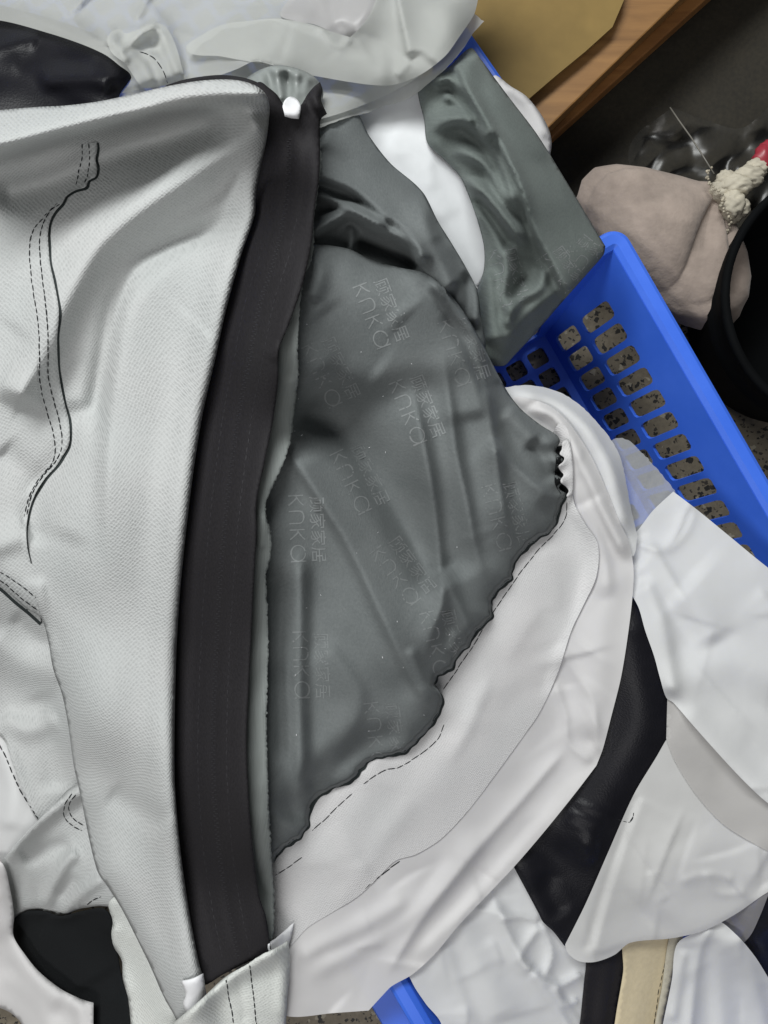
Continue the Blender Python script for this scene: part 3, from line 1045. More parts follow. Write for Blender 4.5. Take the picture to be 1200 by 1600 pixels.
# --- films and bands at the bottom right
s = sheet('milky_film_sheet', [(630, 1490), (720, 1400), (815, 1335), (870, 1390), (930, 1470), (925, 1520), (915, 1560), (900, 1700), (690, 1700), (690, 1602), (665, 1568), (644, 1535)],
          M['film_cold'], [([(765, 1385), (785, 1440), (815, 1500), (860, 1560), (910, 1640)], 9, 14, 26, 'e'),
                      ([(720, 1430), (745, 1500), (790, 1600)], 5, 30, 22),
                      ([(690, 1470), (720, 1560), (750, 1640)], 4, 14, 30),
                      ([(780, 1437), (815, 1432), (845, 1440)], 5, 10, 6, 'e'),
                      ([(845, 1445), (812, 1500), (835, 1518)], 6, 9, 12, 'e'),
                      ([(830, 1515), (865, 1540), (912, 1520)], 7, 7, 12, 'e'),
                      ([(868, 1540), (880, 1570), (905, 1560)], 5, 6, 8, 'e'),
                      ([(845, 1440), (862, 1490), (850, 1530)], 6, 10, 8, 'e')],
          puff=0, crumple=1.2, thick=0, gain=1.0, soften=10, smooth_out=.3, step=4.5, creases=14)
tag(s, 'crumpled milky film sheet beside the blue rim at the bottom', 'plastic film')
cov2 = empty('striped_cover', tuple(W(980, 1560, .09)))
sheet('black_band', [(925, 1470), (990, 1455), (982, 1480), (973, 1530), (963, 1590), (955, 1700), (895, 1700), (908, 1590), (915, 1520)], M['tape'],
      [([(950, 1480), (940, 1560), (930, 1650)], 2, 10, 10), ([(965, 1480), (955, 1560), (945, 1650)], -1.2, 4, 4)], puff=3, parent=cov2)
sheet('beige_band', [(980, 1455), (1070, 1440), (1062, 1475), (1050, 1530), (1030, 1620), (1015, 1700), (950, 1700), (962, 1592), (974, 1520)], M['beige'],
      [([(1010, 1470), (995, 1560), (980, 1660)], 4, 30, 30)], puff=3, parent=cov2)
stitches(cov2, [(1047, 1460), (1040, 1500), (1030, 1545), (1022, 1600), (1016, 1640)], 8, 3, 1.4)
sheet('seam_allowance', [(1050, 1450), (1068, 1450), (1058, 1500), (1046, 1550), (1036, 1600), (1025, 1700), (1010, 1700), (1024, 1600), (1034, 1545)],
      plain_mat('grey_beige_edge', (0.46, 0.43, 0.35), 0.8, 0.2, 0.1, 0.08, 0.2), puff=2, puff_w=8, parent=cov2)
stitches(cov2, [(1060, 1470), (1055, 1510), (1046, 1548), (1038, 1590), (1030, 1640)], 10, 2, 1.6)
tag(cov2, 'beige and black striped cover with dark stitching poking out at the bottom right', 'fabric cover')
s = sheet('dark_leather_piece', [(1150, 1500), (1180, 1420), (1200, 1380), (1320, 1330), (1320, 1700), (1240, 1640), (1190, 1560)], M['leather'],
          [([(1175, 1480), (1210, 1450), (1260, 1440)], 8, 20, 20)], puff=5)
tag(s, 'black leather scrap at the lower right edge under the white sheets', 'leather')
s = sheet('grey_film_scrap', [(1100, 1450), (1150, 1405), (1210, 1380), (1200, 1400), (1188, 1430), (1170, 1465), (1145, 1480)],
          film_mat('smoky_film', (0.36, 0.35, 0.36), 0.2, 0.2, 0.3, 0.3), puff=3, thick=0)
tag(s, 'small smoky grey film scrap next to the black leather at the right edge', 'plastic film')
s = sheet('cold_white_film', [(1058, 1475), (1090, 1455), (1118, 1438), (1150, 1460), (1180, 1495), (1205, 1535), (1260, 1620), (1260, 1700), (1020, 1700), (1034, 1610), (1050, 1530)],
          M['film_cold'], [([(1118, 1440), (1095, 1480), (1085, 1540), (1075, 1640)], 9, 12, 20, 'e'), ([(1125, 1445), (1125, 1520), (1130, 1640)], 6, 22, 14),
                           ([(1140, 1455), (1175, 1530), (1200, 1640)], 7, 16, 24), ([(1070, 1480), (1062, 1530), (1050, 1600)], 4, 8, 10)],
          puff=0, crumple=1.1, thick=0, gain=1.0, soften=10, smooth_out=.3, step=4.5, creases=10)
tag(s, 'bluish white film with long folds in the bottom right corner', 'plastic film')
# --- black leather strip
leath = sheet('black_leather_strip', [(960, 925), (994, 938), (1020, 985), (1080, 1055), (1140, 1090), (1140, 1180), (1100, 1270), (1050, 1350), (985, 1430), (882, 1478, 'c'), (864, 1455), (848, 1440), (842, 1428), (803, 1355, 'c'), (815, 1310), (890, 1220), (925, 1150), (940, 1040)],
              M['leather'], [([(980, 940), (1000, 1040), (1000, 1130), (950, 1240), (880, 1350)], 9, 45, 40),
                             ([(880, 1265), (915, 1280), (950, 1298)], 4, 5, 7, 'e', .3), ([(874, 1277), (908, 1293), (940, 1312)], 3, 5, 6, 'e', .3), ([(892, 1252), (925, 1265), (960, 1280)], 3, 5, 5, 'e', .3),
                             ([(905, 1330), (925, 1320), (918, 1350)], 6, 16, 12), ([(860, 1360), (855, 1390), (880, 1430)], -4, 16, 16)],
              puff=3, puff_w=25, thick=.8, clear=3.5, wob=(.5, 50), soften=5)
tag(leath, 'long glossy black leather strip between the white liner sheets on the right', 'leather')
# --- liner sheets at the right
s = sheet('cream_liner_sheet', [(1052, 1142), (1090, 1085), (1320, 1080), (1320, 1340), (1260, 1368), (1200, 1394), (1150, 1428), (1100, 1454), (1050, 1466), (985, 1473), (960, 1492), (930, 1503), (905, 1502), (888, 1490), (883, 1476, 'c'), (915, 1412), (950, 1332), (990, 1242), (1026, 1182), (1041, 1156)],
          M['film_cream'], [([(998, 1240), (965, 1330), (935, 1420), (915, 1490)], -4, 8, 8, 'g', .05), ([(1003, 1245), (973, 1330), (946, 1420), (928, 1490)], 3.5, 14, 4, 'e', .03),
                            ([(1010, 1440), (1080, 1350), (1160, 1290), (1250, 1250)], 10, 60, 70), ([(1060, 1380), (1100, 1365), (1150, 1375)], 4, 8, 12, 'e'),
                            ([(1040, 1410), (1022, 1380), (1015, 1360)], 3, 8, 10, 'e'), ([(1100, 1360), (1120, 1395), (1170, 1395)], 4, 12, 8, 'e'),
                            ([(910, 1495), (985, 1468), (1080, 1455), (1200, 1390)], 5, 30, 8)],
          puff=0, crumple=.55, thick=0, soften=14, clear=1.5, wob=(.2, 60), smooth_out=.3, step=4.5, creases=24, gain=.6)
tag(s, 'wide cream white liner sheet with a rolled lower hem over the striped cover', 'liner sheet')
stitches(s, [(966, 1280), (976, 1284), (985, 1285)], 6, 2, 1.6, name='loose_thread')
stitches(s, [(984, 1285), (989, 1277), (990, 1270)], 12, 1, 2.4, name='loose_thread')
I_ = sheet('hazy_film_scrap', [(955, 690), (968, 684), (985, 690), (1012, 716), (1034, 742), (1056, 775), (1030, 800), (1000, 850), (970, 840), (950, 760)], M['film_clear'],
           [([(970, 700), (1000, 760), (1010, 800)], 6, 16, 12)], puff=2, crumple=.8, thick=0, fray=.5, zoff=-22)
tag(I_, 'hazy translucent film scrap with ragged edge hanging inside the blue basket', 'plastic film')
J1 = empty('white_film_sheet', tuple(W(1120, 1000, .16)))
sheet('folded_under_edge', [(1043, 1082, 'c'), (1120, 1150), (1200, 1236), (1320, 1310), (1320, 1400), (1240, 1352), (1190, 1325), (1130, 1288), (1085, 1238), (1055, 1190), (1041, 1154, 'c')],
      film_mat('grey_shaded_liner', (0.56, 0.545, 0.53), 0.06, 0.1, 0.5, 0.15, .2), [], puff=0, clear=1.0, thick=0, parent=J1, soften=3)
sheet('film_layer', [(975, 845), (995, 830), (1020, 798), (1052, 768, 'c'), (1090, 797), (1140, 838), (1200, 887), (1320, 975), (1320, 1330), (1255, 1290), (1200, 1255), (1160, 1218), (1120, 1175), (1080, 1130), (1052, 1098), (1041, 1090), (1032, 1062), (1022, 1025), (1008, 985), (998, 950), (985, 925), (970, 890)],
           M['film_cold'], [([(992, 850), (1040, 855), (1075, 790), (1082, 780)], 4, 9, 7, 'e'), ([(990, 870), (1050, 920), (1095, 965), (1120, 1010)], 9, 30, 24),
                            ([(1052, 770), (1085, 800), (1045, 860), (995, 850)], 3, 10, 10, 'e'),
                            ([(1000, 900), (1030, 960), (1045, 1040), (1052, 1095)], 10, 14, 26), ([(1045, 1095), (1075, 1060), (1140, 1040), (1230, 1060)], 8, 30, 40),
                            ([(1052, 1100), (1120, 1172), (1200, 1250), (1300, 1310)], 9, 26, 9), ([(1070, 900), (1140, 960), (1250, 1010)], 8, 45, 50)],
           puff=0, crumple=.55, thick=0, soften=14, wob=(.2, 60), parent=J1, smooth_out=.3, step=4.5, creases=20, gain=.8)
tag(J1, 'broad bluish white film sheet draped over the basket rim at the right', 'plastic film')
# --- gathered liner round the white panel
H2 = sheet('gathered_liner_edge', [(775, 612), (800, 604), (830, 602), (872, 612), (905, 632), (940, 668), (966, 706), (978, 750), (985, 790), (996, 838, 'c'), (990, 868), (965, 880), (915, 800), (860, 690), (800, 640)],
           M['film_cold'], [([(795, 612), (860, 625), (915, 668), (950, 725), (970, 790), (982, 845)], 12, 10, 22)], puff=5, puff_w=20, crumple=.8, thick=0, zoff=4, fray=.3)
tag(H2, 'twisted bluish liner edge curling along the grey cover inside the basket', 'liner sheet')
H = sheet('thin_white_liner', [(800, 625), (835, 625), (868, 640), (895, 668), (925, 715), (950, 770), (968, 815), (983, 848), (990, 890), (988, 935), (980, 1000), (970, 1060), (955, 1120), (942, 1170), (932, 1196, 'c'), (900, 1238), (850, 1300), (800, 1358), (760, 1400), (715, 1448), (680, 1490), (645, 1522), (612, 1541), (598, 1555), (576, 1579, 'c'), (520, 1583), (450, 1588), (380, 1560), (380, 1400), (520, 1250), (640, 1100), (760, 900), (830, 720)],
          M['film_warm'], [([(815, 632), (868, 652), (905, 715), (938, 790), (968, 850), (985, 880)], 13, 14, 9), ([(880, 690), (910, 770), (940, 860), (950, 940)], 8, 12, 22),
                           ([(985, 880), (950, 930), (938, 1000), (930, 1090), (915, 1160)], 7, 26, 30),
                           ([(870, 1000), (905, 1060), (928, 1100), (932, 1190)], 5, 10, 14, 'e'), ([(865, 1060), (885, 1120), (888, 1160), (930, 1194)], 6, 8, 12, 'e'),
                           ([(893, 1160), (820, 1245), (740, 1335), (660, 1435), (600, 1530)], 8, 9, 22, 'e'), ([(932, 1196), (840, 1300), (740, 1410), (640, 1510)], 6, 26, 12),
                           ([(760, 1290), (690, 1390), (560, 1480), (470, 1530)], 6, 16, 26), ([(700, 1330), (620, 1440), (480, 1500)], -3, 12, 14), ([(640, 1400), (560, 1450), (460, 1500)], 4, 12, 16)],
          puff=0, crumple=.7, thick=0, soften=12, clear=1.5, wob=(.2, 60), gain=.75, smooth_out=.3, step=4.5, creases=30)
tag(H, 'thin warm white liner spread below the grey cover down to the blue rim', 'liner sheet')

# ---------------------------------------------------------------- the big cover
cover = empty('cushion_cover', tuple(W(430, 820, .21)))
G = sheet('gusset_panel', [(390, 1330), (520, 1180), (640, 1050), (760, 880), (840, 740), (872, 662), (888, 672), (892, 735), (897, 785), (915, 820), (934, 850), (932, 900), (912, 945), (893, 985), (872, 1050), (845, 1110), (818, 1150), (778, 1205), (735, 1262), (690, 1310), (650, 1335), (618, 1345), (590, 1372), (560, 1400), (520, 1425), (480, 1450), (450, 1480), (390, 1500)],
          M['knit_fine'], [([(888, 700), (893, 790), (932, 850), (925, 900), (880, 1020), (845, 1105)], 7, 14, 7), ([(880, 830), (840, 930), (790, 1030), (720, 1150)], 7, 36, 40),
                           ([(760, 1090), (700, 1190), (600, 1300), (480, 1380)], 6, 30, 34), ([(650, 1240), (560, 1370), (520, 1420)], 4, 14, 18), ([(845, 860), (870, 900), (865, 960)], 4, 14, 16)],
          puff=0, clear=.2, thick=0, parent=cover, wob=(.1, 40), gain=.3, soften=1.2)
stitches(cover, [(884, 690), (886, 720), (884, 760)], 9, 4, 1.2)
stitches(cover, [(886, 785), (884, 808), (868, 832), (845, 855), (815, 892), (792, 925), (768, 960), (745, 1000), (715, 1045), (692, 1078)], 13, 1.2, 1.5, .7)
stitches(cover, [(694, 1132), (684, 1155), (655, 1180), (620, 1200), (600, 1204), (568, 1225)], 14, 1.5, 1.5, .7)
stitches(cover, [(550, 1240), (530, 1258), (508, 1280), (488, 1298)], 14, 1.5, 1.5, .7)
stitches(cover, [(472, 1340), (455, 1352), (430, 1368)], 14, 1.5, 1.5, .7)
stitches(cover, [(625, 1346), (605, 1360), (590, 1372), (570, 1390)], 16, 1, 1.8, .7)

# right grey cover over the basket
s = sheet('white_cloth_corner', [(770, 120), (800, 136), (822, 150), (845, 178), (858, 203), (862, 222), (860, 242, 'c'), (830, 240), (780, 190)], M['film_warm'],
          [([(785, 130), (830, 165), (855, 220)], 5, 14, 8)], puff=5, puff_w=16, thick=.5)
tag(s, 'small white cloth corner peeking out beside the green grey cover at the top', 'cloth')
s = sheet('white_paper_strip', [(540, 180), (600, 130), (690, 130), (690, 190), (690, 235), (720, 262), (745, 300), (765, 350), (772, 400), (758, 430), (746, 452, 'c'), (728, 420), (690, 360), (640, 310), (590, 260)],
          M['paper'], [([(600, 215), (640, 240), (672, 300), (700, 350)], 4, 30, 25), ([(672, 200), (675, 250), (672, 300)], 3, 12, 16, 'e'), ([(610, 245), (640, 235), (680, 262)], 2.5, 8, 12, 'e')],
          puff=0, thick=.3, gain=.5, soften=10)
tag(s, 'bright white paper strip lying between the two grey covers', 'paper')
C = sheet('green_grey_cover', [(655, 130), (700, 105), (735, 75), (748, 88), (770, 118), (800, 158), (838, 208), (872, 262), (910, 325), (946, 385, 'c'), (943, 398), (920, 425), (880, 470), (835, 522), (803, 556), (785, 572), (740, 560), (735, 500), (746, 452, 'c'), (756, 420), (756, 385), (746, 345), (733, 308), (718, 275), (690, 246), (668, 224), (663, 190)],
          M['velvet_green'],
          [([(709, 98), (736, 148), (769, 202), (798, 256), (819, 307), (831, 352), (852, 394), (876, 440), (910, 500)], 18, 110, 4, 'e', .02),
                              ([(673, 133), (700, 122), (735, 160), (757, 195), (768, 225)], 12, 10, 7), ([(690, 150), (715, 160), (740, 195)], 6, 8, 6),
                              ([(661, 208), (719, 186), (761, 219), (786, 261), (806, 311), (823, 361)], 15, 17, 9, 'g', .25),
                              ([(700, 231), (736, 244), (761, 261), (786, 302), (812, 338)], 12, 13, 8, 'g', .25),
                              ([(715, 270), (756, 302), (786, 336), (815, 377), (821, 402)], 16, 16, 9, 'g', .25),
                              ([(742, 306), (769, 344), (798, 392)], -9, 9, 10), ([(733, 311), (777, 365), (790, 411), (790, 469), (798, 502)], 9, 16, 10),
                              ([(852, 411), (844, 448), (811, 469), (786, 515)], 8, 9, 10), ([(820, 425), (806, 445), (800, 470)], -6, 9, 9), ([(765, 420), (770, 480), (775, 540)], 7, 14, 14),
                              ([(890, 440), (850, 470), (815, 500), (775, 552)], 9, 8, 18, 'g', .25)],
          puff=20, puff_w=45, thick=1.0, wob=(.4, 30), gain=2.0, step=4.5, smooth_out=.7)
tag(C, 'crumpled green grey velvet cover hanging over the corner of the blue basket', 'fabric cover')

# upper grey fold of the big cover
E = sheet('upper_fold', [(445, 190), (500, 172), (550, 168), (578, 214), (610, 255), (648, 287), (664, 305), (684, 345), (710, 387), (732, 425), (746, 455), (752, 500), (756, 550), (700, 590), (420, 590), (415, 400)],
          M['velvet'],
          [([(478, 270), (520, 285), (552, 298), (594, 331), (636, 361), (656, 394), (668, 430), (700, 465)], 20, 85, 5, 'e', .04),
                        ([(482, 298), (536, 319), (577, 340), (610, 356)], 14, 11, 7, 'g', .15), ([(480, 368), (523, 342), (548, 332), (577, 348), (615, 365), (648, 386), (658, 415)], 19, 12, 9, 'g', .05),
                        ([(550, 378), (606, 396), (655, 417)], -16, 9, 12), ([(659, 294), (673, 361), (702, 419), (719, 469), (727, 510)], 14, 10, 22, 'g', .2), ([(680, 370), (700, 400), (720, 440)], -5, 8, 8),
                        ([(702, 365), (736, 419), (746, 469), (742, 515)], 11, 11, 12, 'g'), ([(546, 350), (550, 370), (554, 395)], 6, 7, 7)],
          puff=26, puff_w=40, thick=1.0, parent=cover, soften=4, wob=(.4, 25), gain=1.5, step=4.5, smooth_out=.9)
seam = [(876, 690), (869, 706), (881, 720), (869, 738), (881, 752), (874, 763), (885, 772), (877, 790), (871, 808), (865, 827), (846, 839), (827, 853), (809, 873), (801, 889), (800, 904), (787, 915), (772, 931), (768, 946), (770, 963), (753, 979), (741, 993), (733, 1011), (717, 1023), (707, 1044), (685, 1057), (679, 1071), (691, 1086), (689, 1107), (677, 1131), (656, 1154), (634, 1175), (606, 1182), (581, 1188), (563, 1204), (553, 1219), (521, 1233), (495, 1248), (484, 1269), (482, 1291), (469, 1309), (446, 1323), (427, 1347)]


def ripple(pts, n_from, amp=1.2, wl=9.5):
    head = [p for p in pts[:n_from]]
    c = catmull(pts[n_from:], False, wl)
    rg = random.Random(4)
    out_ = []
    for q in range(len(c)):
        a = max(0, q - 1); b_ = min(len(c) - 1, q + 1)
        tx, ty = c[b_] - c[a]; l = math.hypot(tx, ty) or 1
        o_ = amp * (1 if q % 2 else -1) * rg.uniform(.1, 1.25)
        out_.append((float(c[q][0] + ty / l * o_), float(c[q][1] - tx / l * o_)))
    return head + out_


seam = ripple(seam, 6)
F = sheet('grey_front_panel', [(420, 368), (485, 379), (520, 384), (548, 390), (580, 406), (625, 418), (664, 427), (690, 446), (718, 478), (745, 520), (768, 566), (795, 615), (815, 640), (845, 664), (870, 680)] + [(x - 1, y - .5) for x, y in seam] + [
                               (345, 1350), (325, 1100), (335, 850), (375, 600), (415, 450)],
          M['velvet'],
          [([(447, 695), (494, 772), (541, 847), (588, 946), (635, 1044), (682, 1119)], 13, 70, 8, 'e', .10),
                        ([(640, 580), (655, 660), (666, 715), (677, 782), (687, 875), (691, 941), (672, 997), (657, 1049)], 16, 13, 34, 'e', .22),
                        ([(690, 540), (704, 640), (714, 711), (729, 782), (743, 857), (765, 928)], 13, 10, 30, 'e', .3),
                        ([(735, 520), (757, 594), (775, 711), (792, 815), (815, 858)], 18, 9, 55, 'e', .25),
                        ([(765, 680), (790, 715), (825, 748), (872, 786)], 11, 13, 30, 'e', .2), ([(830, 690), (850, 720), (864, 752)], -7, 12, 12),
                        ([(455, 625), (500, 660), (560, 712), (616, 791), (663, 875), (688, 928)], -21, 62, 26, 'g', .1),
                        ([(468, 850), (468, 950), (466, 1063), (468, 1160), (472, 1280)], 10, 14, 14), ([(440, 880), (438, 1050), (440, 1200)], -4, 12, 12),
                        ([(500, 1000), (560, 1085), (545, 1140), (490, 1230)], 4, 14, 34), ([(695, 890), (715, 940), (738, 990)], 7, 7, 12, 'e', .1), ([(715, 985), (705, 1020)], 4, 8, 8),
                        ([(640, 455), (700, 515), (735, 590), (750, 660)], 6, 12, 60, 'g', .1), ([(673, 436), (702, 477), (744, 527), (785, 600)], 9, 8, 9, 'e', .06), ([(690, 490), (730, 545), (765, 620)], -4, 7, 9),
                        ([(486, 395), (500, 425), (486, 470)], 5, 14, 20), ([(490, 400), (560, 430), (640, 500)], 4, 30, 40), ([(500, 480), (545, 540), (600, 580)], -3, 30, 30),
                        ([(440, 1290), (500, 1212), (560, 1168), (640, 1140)], -9, 22, 26), ([(640, 1010), (660, 1060), (684, 1090)], 4, 8, 8), ([(790, 640), (835, 690)], 5, 14, 14)],
          puff=30, puff_w=75, thick=1.2, parent=cover, soften=6, wob=(.5, 40), step=4.5, gain=1.45, smooth_out=.6)

# turned-up dark raw edge along the scalloped seam


def edge_wall(name, pts, mat, parent, w_in, w_out, h, z_ref=0.0):
    """a narrow standing hem: rises from the cloth, leans outward"""
    c = catmull(pts, False, 4)
    verts, faces = [], []
    n = len(c)
    for q in range(n):
        a = max(0, q - 2); b_ = min(n - 1, q + 2)
        tx, ty = c[b_] - c[a]; l = math.hypot(tx, ty) or 1
        nx, ny = ty / l, -tx / l
        x, y = c[q]
        wob = 1 + .35 * math.sin(q * .23) + .25 * math.sin(q * .61 + 1)
        z0 = topz(x - nx * 3, y - ny * 3); z1 = max(z0, topz(x + nx * 4, y + ny * 4))
        verts += [W(x - nx * w_in, y - ny * w_in, topz(x - nx * w_in, y - ny * w_in) + .0002),
                  W(x - nx * w_in * .3, y - ny * w_in * .3, max(z0, z1) + h * .001 * wob),
                  W(x + nx * w_out * wob, y + ny * w_out * wob, z1 + h * .0006 * wob),
                  W(x + nx * (w_out * wob + .4), y + ny * (w_out * wob + .4), z1 - .004)]
    for q in range(n - 1):
        for k in range(3):
            b_ = 4 * q + k
            faces.append((b_, b_ + 1, b_ + 5, b_ + 4))
    return mesh_obj(name, verts, faces, mat, parent)


ribbon('seam_gap', [(873, 697), (875, 715), (874, 735), (873, 752), (878, 763), (885, 772)], 13, M['black_cloth'], cover, .4, .4)
sheet('scalloped_edge', [(880, 690), (878, 702), (875, 709), (882, 715), (880, 722), (873, 729), (876, 736), (881, 742), (877, 748), (877, 754), (884, 760), (889, 767), (886, 776), (894, 775), (896, 740), (892, 700), (888, 688)], M['knit_fine'], [], clear=1.2, parent=cover, step=3, thick=.5, soften=1.5, wob=None, puff=1, puff_w=5)
ribbon('seam_edge', seam[6:], lambda t: 4.2 + 2.0 * math.sin(t * 61) + 1.4 * math.sin(t * 147 + 1), M['dark_edge'], cover, .5, .2)
M['hem'] = plain_mat('grey_hem', (0.17, 0.18, 0.18), 0.85, 0.15, 0.3, 0.25, 0.3)
ribbon('hem_edge', [(x - 3.6, y - 2.8) for x, y in seam[6:]], lambda t: 4.4 + 1.6 * math.sin(t * 51 + 2) + 1.0 * math.sin(t * 123), M['hem'], cover, .6, .35)

# prints on the grey velvet ------------------------------------------------
def glyph_lines():
    """strokes of the four-letter word, reading direction u, letter height v (0..1)"""
    L = []
    L.append([(0, 0), (0, 1)]); L.append([(.05, .52), (.42, .78), (.62, 1.0)]); L.append([(.14, .58), (.40, .28), (.60, 0)])
    o = .98
    L.append([(o, 0), (o, .72), (o + .08, .9), (o + .3, .98), (o + .55, .95), (o + .72, .82), (o + .76, .7), (o + .76, 0)])
    o = 2.15
    L.append([(o, 0), (o, 1)]); L.append([(o + .05, .52), (o + .42, .78), (o + .62, 1.0)]); L.append([(o + .14, .58), (o + .40, .28), (o + .60, 0)])
    o = 3.0
    cx, cy, rx, ry = o + .62, .5, .5, .48
    L.append([(cx + rx * math.cos(a), cy + ry * math.sin(a)) for a in np.linspace(0.1, 2 * math.pi - .1, 22)])
    L.append([(o + 1.13, 0), (o + 1.13, 1)])
    return L


def hanzi_mesh():
    cu = bpy.data.curves.new('characters', 'FONT')
    cu.body = '\u987e\u5bb6\u5bb6\u5c45'
    cu.size = 1.0
    to_ = bpy.data.objects.new('characters', cu); link(to_)
    dg = bpy.context.evaluated_depsgraph_get(); dg.update()
    me = bpy.data.meshes.new_from_object(to_.evaluated_get(dg))
    vs_ = np.array([(v.co.x, v.co.y) for v in me.vertices]) if len(me.vertices) else np.zeros((0, 2))
    fs_ = [list(p.vertices) for p in me.polygons]
    bpy.data.objects.remove(to_); bpy.data.curves.remove(cu); bpy.data.meshes.remove(me)
    return vs_, fs_


HZ = hanzi_mesh()
FOUT = OUTS['grey_front_panel'][::2]
COUT = OUTS['green_grey_cover'][::2]
GLY = glyph_lines()


def print_mark(x, y, dx, dy, parent, mat, clip, size=24.0, wear=0.0, seed=0, only=None, sw=2.1):
    """one printed word with its row of characters; (dx,dy) = reading direction on the plan"""
    l = math.hypot(dx, dy); ux, uy = dx / l, dy / l
    vx, vy = uy, -ux                      # letter tops
    rg = random.Random(seed)
    verts, faces = [], []

    def put(u, v):
        return (x + ux * u + vx * v, y + uy * u + vy * v)
    for st in GLY:
        pts = [put(p[0] * size * 1.06, p[1] * size) for p in st]
        c = catmull([tuple(p) for p in pts], False, 2.5) if len(pts) > 2 else np.array([np.array(pts[0]) * (1 - t) + np.array(pts[1]) * t for t in np.linspace(0, 1, 9)])
        n = len(c); b0 = len(verts)
        for q in range(n):
            a = max(0, q - 1); b_ = min(n - 1, q + 1)
            tx, ty = c[b_] - c[a]; ll = math.hypot(tx, ty) or 1
            nx, ny = -ty / ll, tx / ll
            w = sw * .5 * rg.uniform(.6, 1.3)
            verts.append(lift(c[q][0] - nx * w, c[q][1] - ny * w, .22)); verts.append(lift(c[q][0] + nx * w, c[q][1] + ny * w, .22))
        for q in range(n - 1):
            if rg.random() < wear * .5: continue
            faces.append((b0 + 2 * q, b0 + 2 * q + 1, b0 + 2 * q + 3, b0 + 2 * q + 2))
    vs_, fs_ = HZ
    if len(vs_):
        s_ = size * 4.35 / max(1e-6, vs_[:, 0].max() - vs_[:, 0].min())
        b0 = len(verts)
        for (a, c) in vs_:
            p = put((a - vs_[:, 0].min()) * s_ + 3, size * 1.38 + (c - vs_[:, 1].min()) * s_)
            verts.append(lift(p[0], p[1], .22))
        for f_ in fs_:
            if rg.random() < .05 + wear * .7: continue
            faces.append([i + b0 for i in f_])
    pv = []
    for v in verts:
        D_ = CAM_Z - v.z
        pv.append((v.x / (K * D_) + 600, 800 - v.y / (K * D_)))
    pv = np.array(pv)
    inn = inside(pv[:, 0], pv[:, 1], clip)
    dc, _, _ = polydist(pv[:, 0], pv[:, 1], clip, True)
    inn &= dc > 3
    faces = [f_ for f_ in faces if all(inn[i] for i in f_)]
    return mesh_obj('printed_mark', verts, faces, mat, parent, smooth=True)


for i, (x, y, dx, dy, wear, dim) in enumerate([(551, 450, 30, 76, .05, 0), (607, 601, 30, 74, .03, 0), (450, 775, 5, 105, .03, 0), (515, 712, 36, 74, .25, 1), (577, 866, 50, 66, .25, 1),
                                               (457, 988, 4, 105, .15, 1), (568, 1100, 12, 100, .3, 1), (683, 506, 26, 80, .2, 1), (470, 545, 36, 76, .35, 1), (752, 762, 22, 80, .35, 1), (655, 960, 20, 80, .35, 1)]):
    print_mark(x, y, dx, dy, F, M['print_dim'] if dim else M['print'], FOUT, 23.5, wear, i)
for i, (x, y, dx, dy) in enumerate([(838, 408, 30, 40), (880, 400, 40, 30), (760, 395, 20, 70)]):
    print_mark(x, y, dx, dy, C, M['print_dim'], COUT, 20, .45, 40 + i, sw=1.2)

# lint
rgl = random.Random(21)
vs, fs = [], []
for i in range(34):
    x, y = rgl.uniform(450, 760), rgl.uniform(440, 1150)
    if not inside(np.array([x]), np.array([y]), np.array([p[:2] for p in seam[::3]] + [(430, 1200), (470, 500), (640, 440), (760, 600)], float))[0]: continue
    a = rgl.uniform(0, 6.28); l = rgl.uniform(.5, 1.5); w = rgl.uniform(.25, .45)
    b0 = len(vs)
    for (p, q) in ((-l, -w), (l, -w), (l, w), (-l, w)):
        vs.append(lift(x + p * math.cos(a) - q * math.sin(a), y + p * math.sin(a) + q * math.cos(a), .7))
    fs.append((b0, b0 + 1, b0 + 2, b0 + 3))
lo = mesh_obj('lint', vs, fs, M['tag'], F); lo['kind'] = 'stuff'

# --- film at the top
FA = sheet('lower_film', [(340, 60), (500, 20), (720, 10), (756, 33, 'c'), (741, 50), (733, 62), (722, 78), (700, 104), (672, 128), (648, 148), (622, 160), (598, 166), (575, 176), (550, 182), (525, 190), (500, 200), (460, 215), (380, 220), (320, 180)],
           M['film'], [([(500, 135), (600, 140), (680, 105), (740, 50)], 5, 22, 16), ([(530, 130), (538, 142), (600, 135)], 3, 6, 8, 'e')], puff=0, crumple=.9, thick=0, zoff=4, fray=.25, soften=6, creases=8, smooth_out=.3)
tag(FA, 'ragged milky film edge lying across the grey cover near the zipper top', 'plastic film')
TLb = sheet('film_backing', [(-140, -140), (735, -140), (733, 20), (690, 92), (600, 150), (480, 190), (330, 190), (180, 190), (60, 120), (-140, 60)], M['film'], [([(0, 10), (60, 40), (110, 60), (180, 105)], 5, 12, 16)], puff=4, crumple=1.5, thick=0)
tag(TLb, 'flat milky film sheet beneath the crumpled film in the top left corner', 'plastic film')
TL = sheet('glossy_black_leather', [(-140, -10), (-40, 0), (0, 8), (40, 18), (90, 32), (145, 52), (185, 75), (205, 95), (207, 119, 'c'), (196, 135), (188, 146), (170, 190), (80, 220), (-140, 260)],
           M['leather'], [([(-20, 80), (40, 62), (60, 70)], 7, 14, 12), ([(60, 130), (110, 122), (160, 125), (180, 140)], 9, 20, 14), ([(20, 100), (90, 95), (150, 100)], -4, 14, 16), ([(172, 125), (178, 145)], -5, 6, 6)],
           puff=12, puff_w=40, thick=1.2, wob=(1, 25))
tag(TL, 'glossy black leather piece at the top left beside the rolled white panel', 'leather')
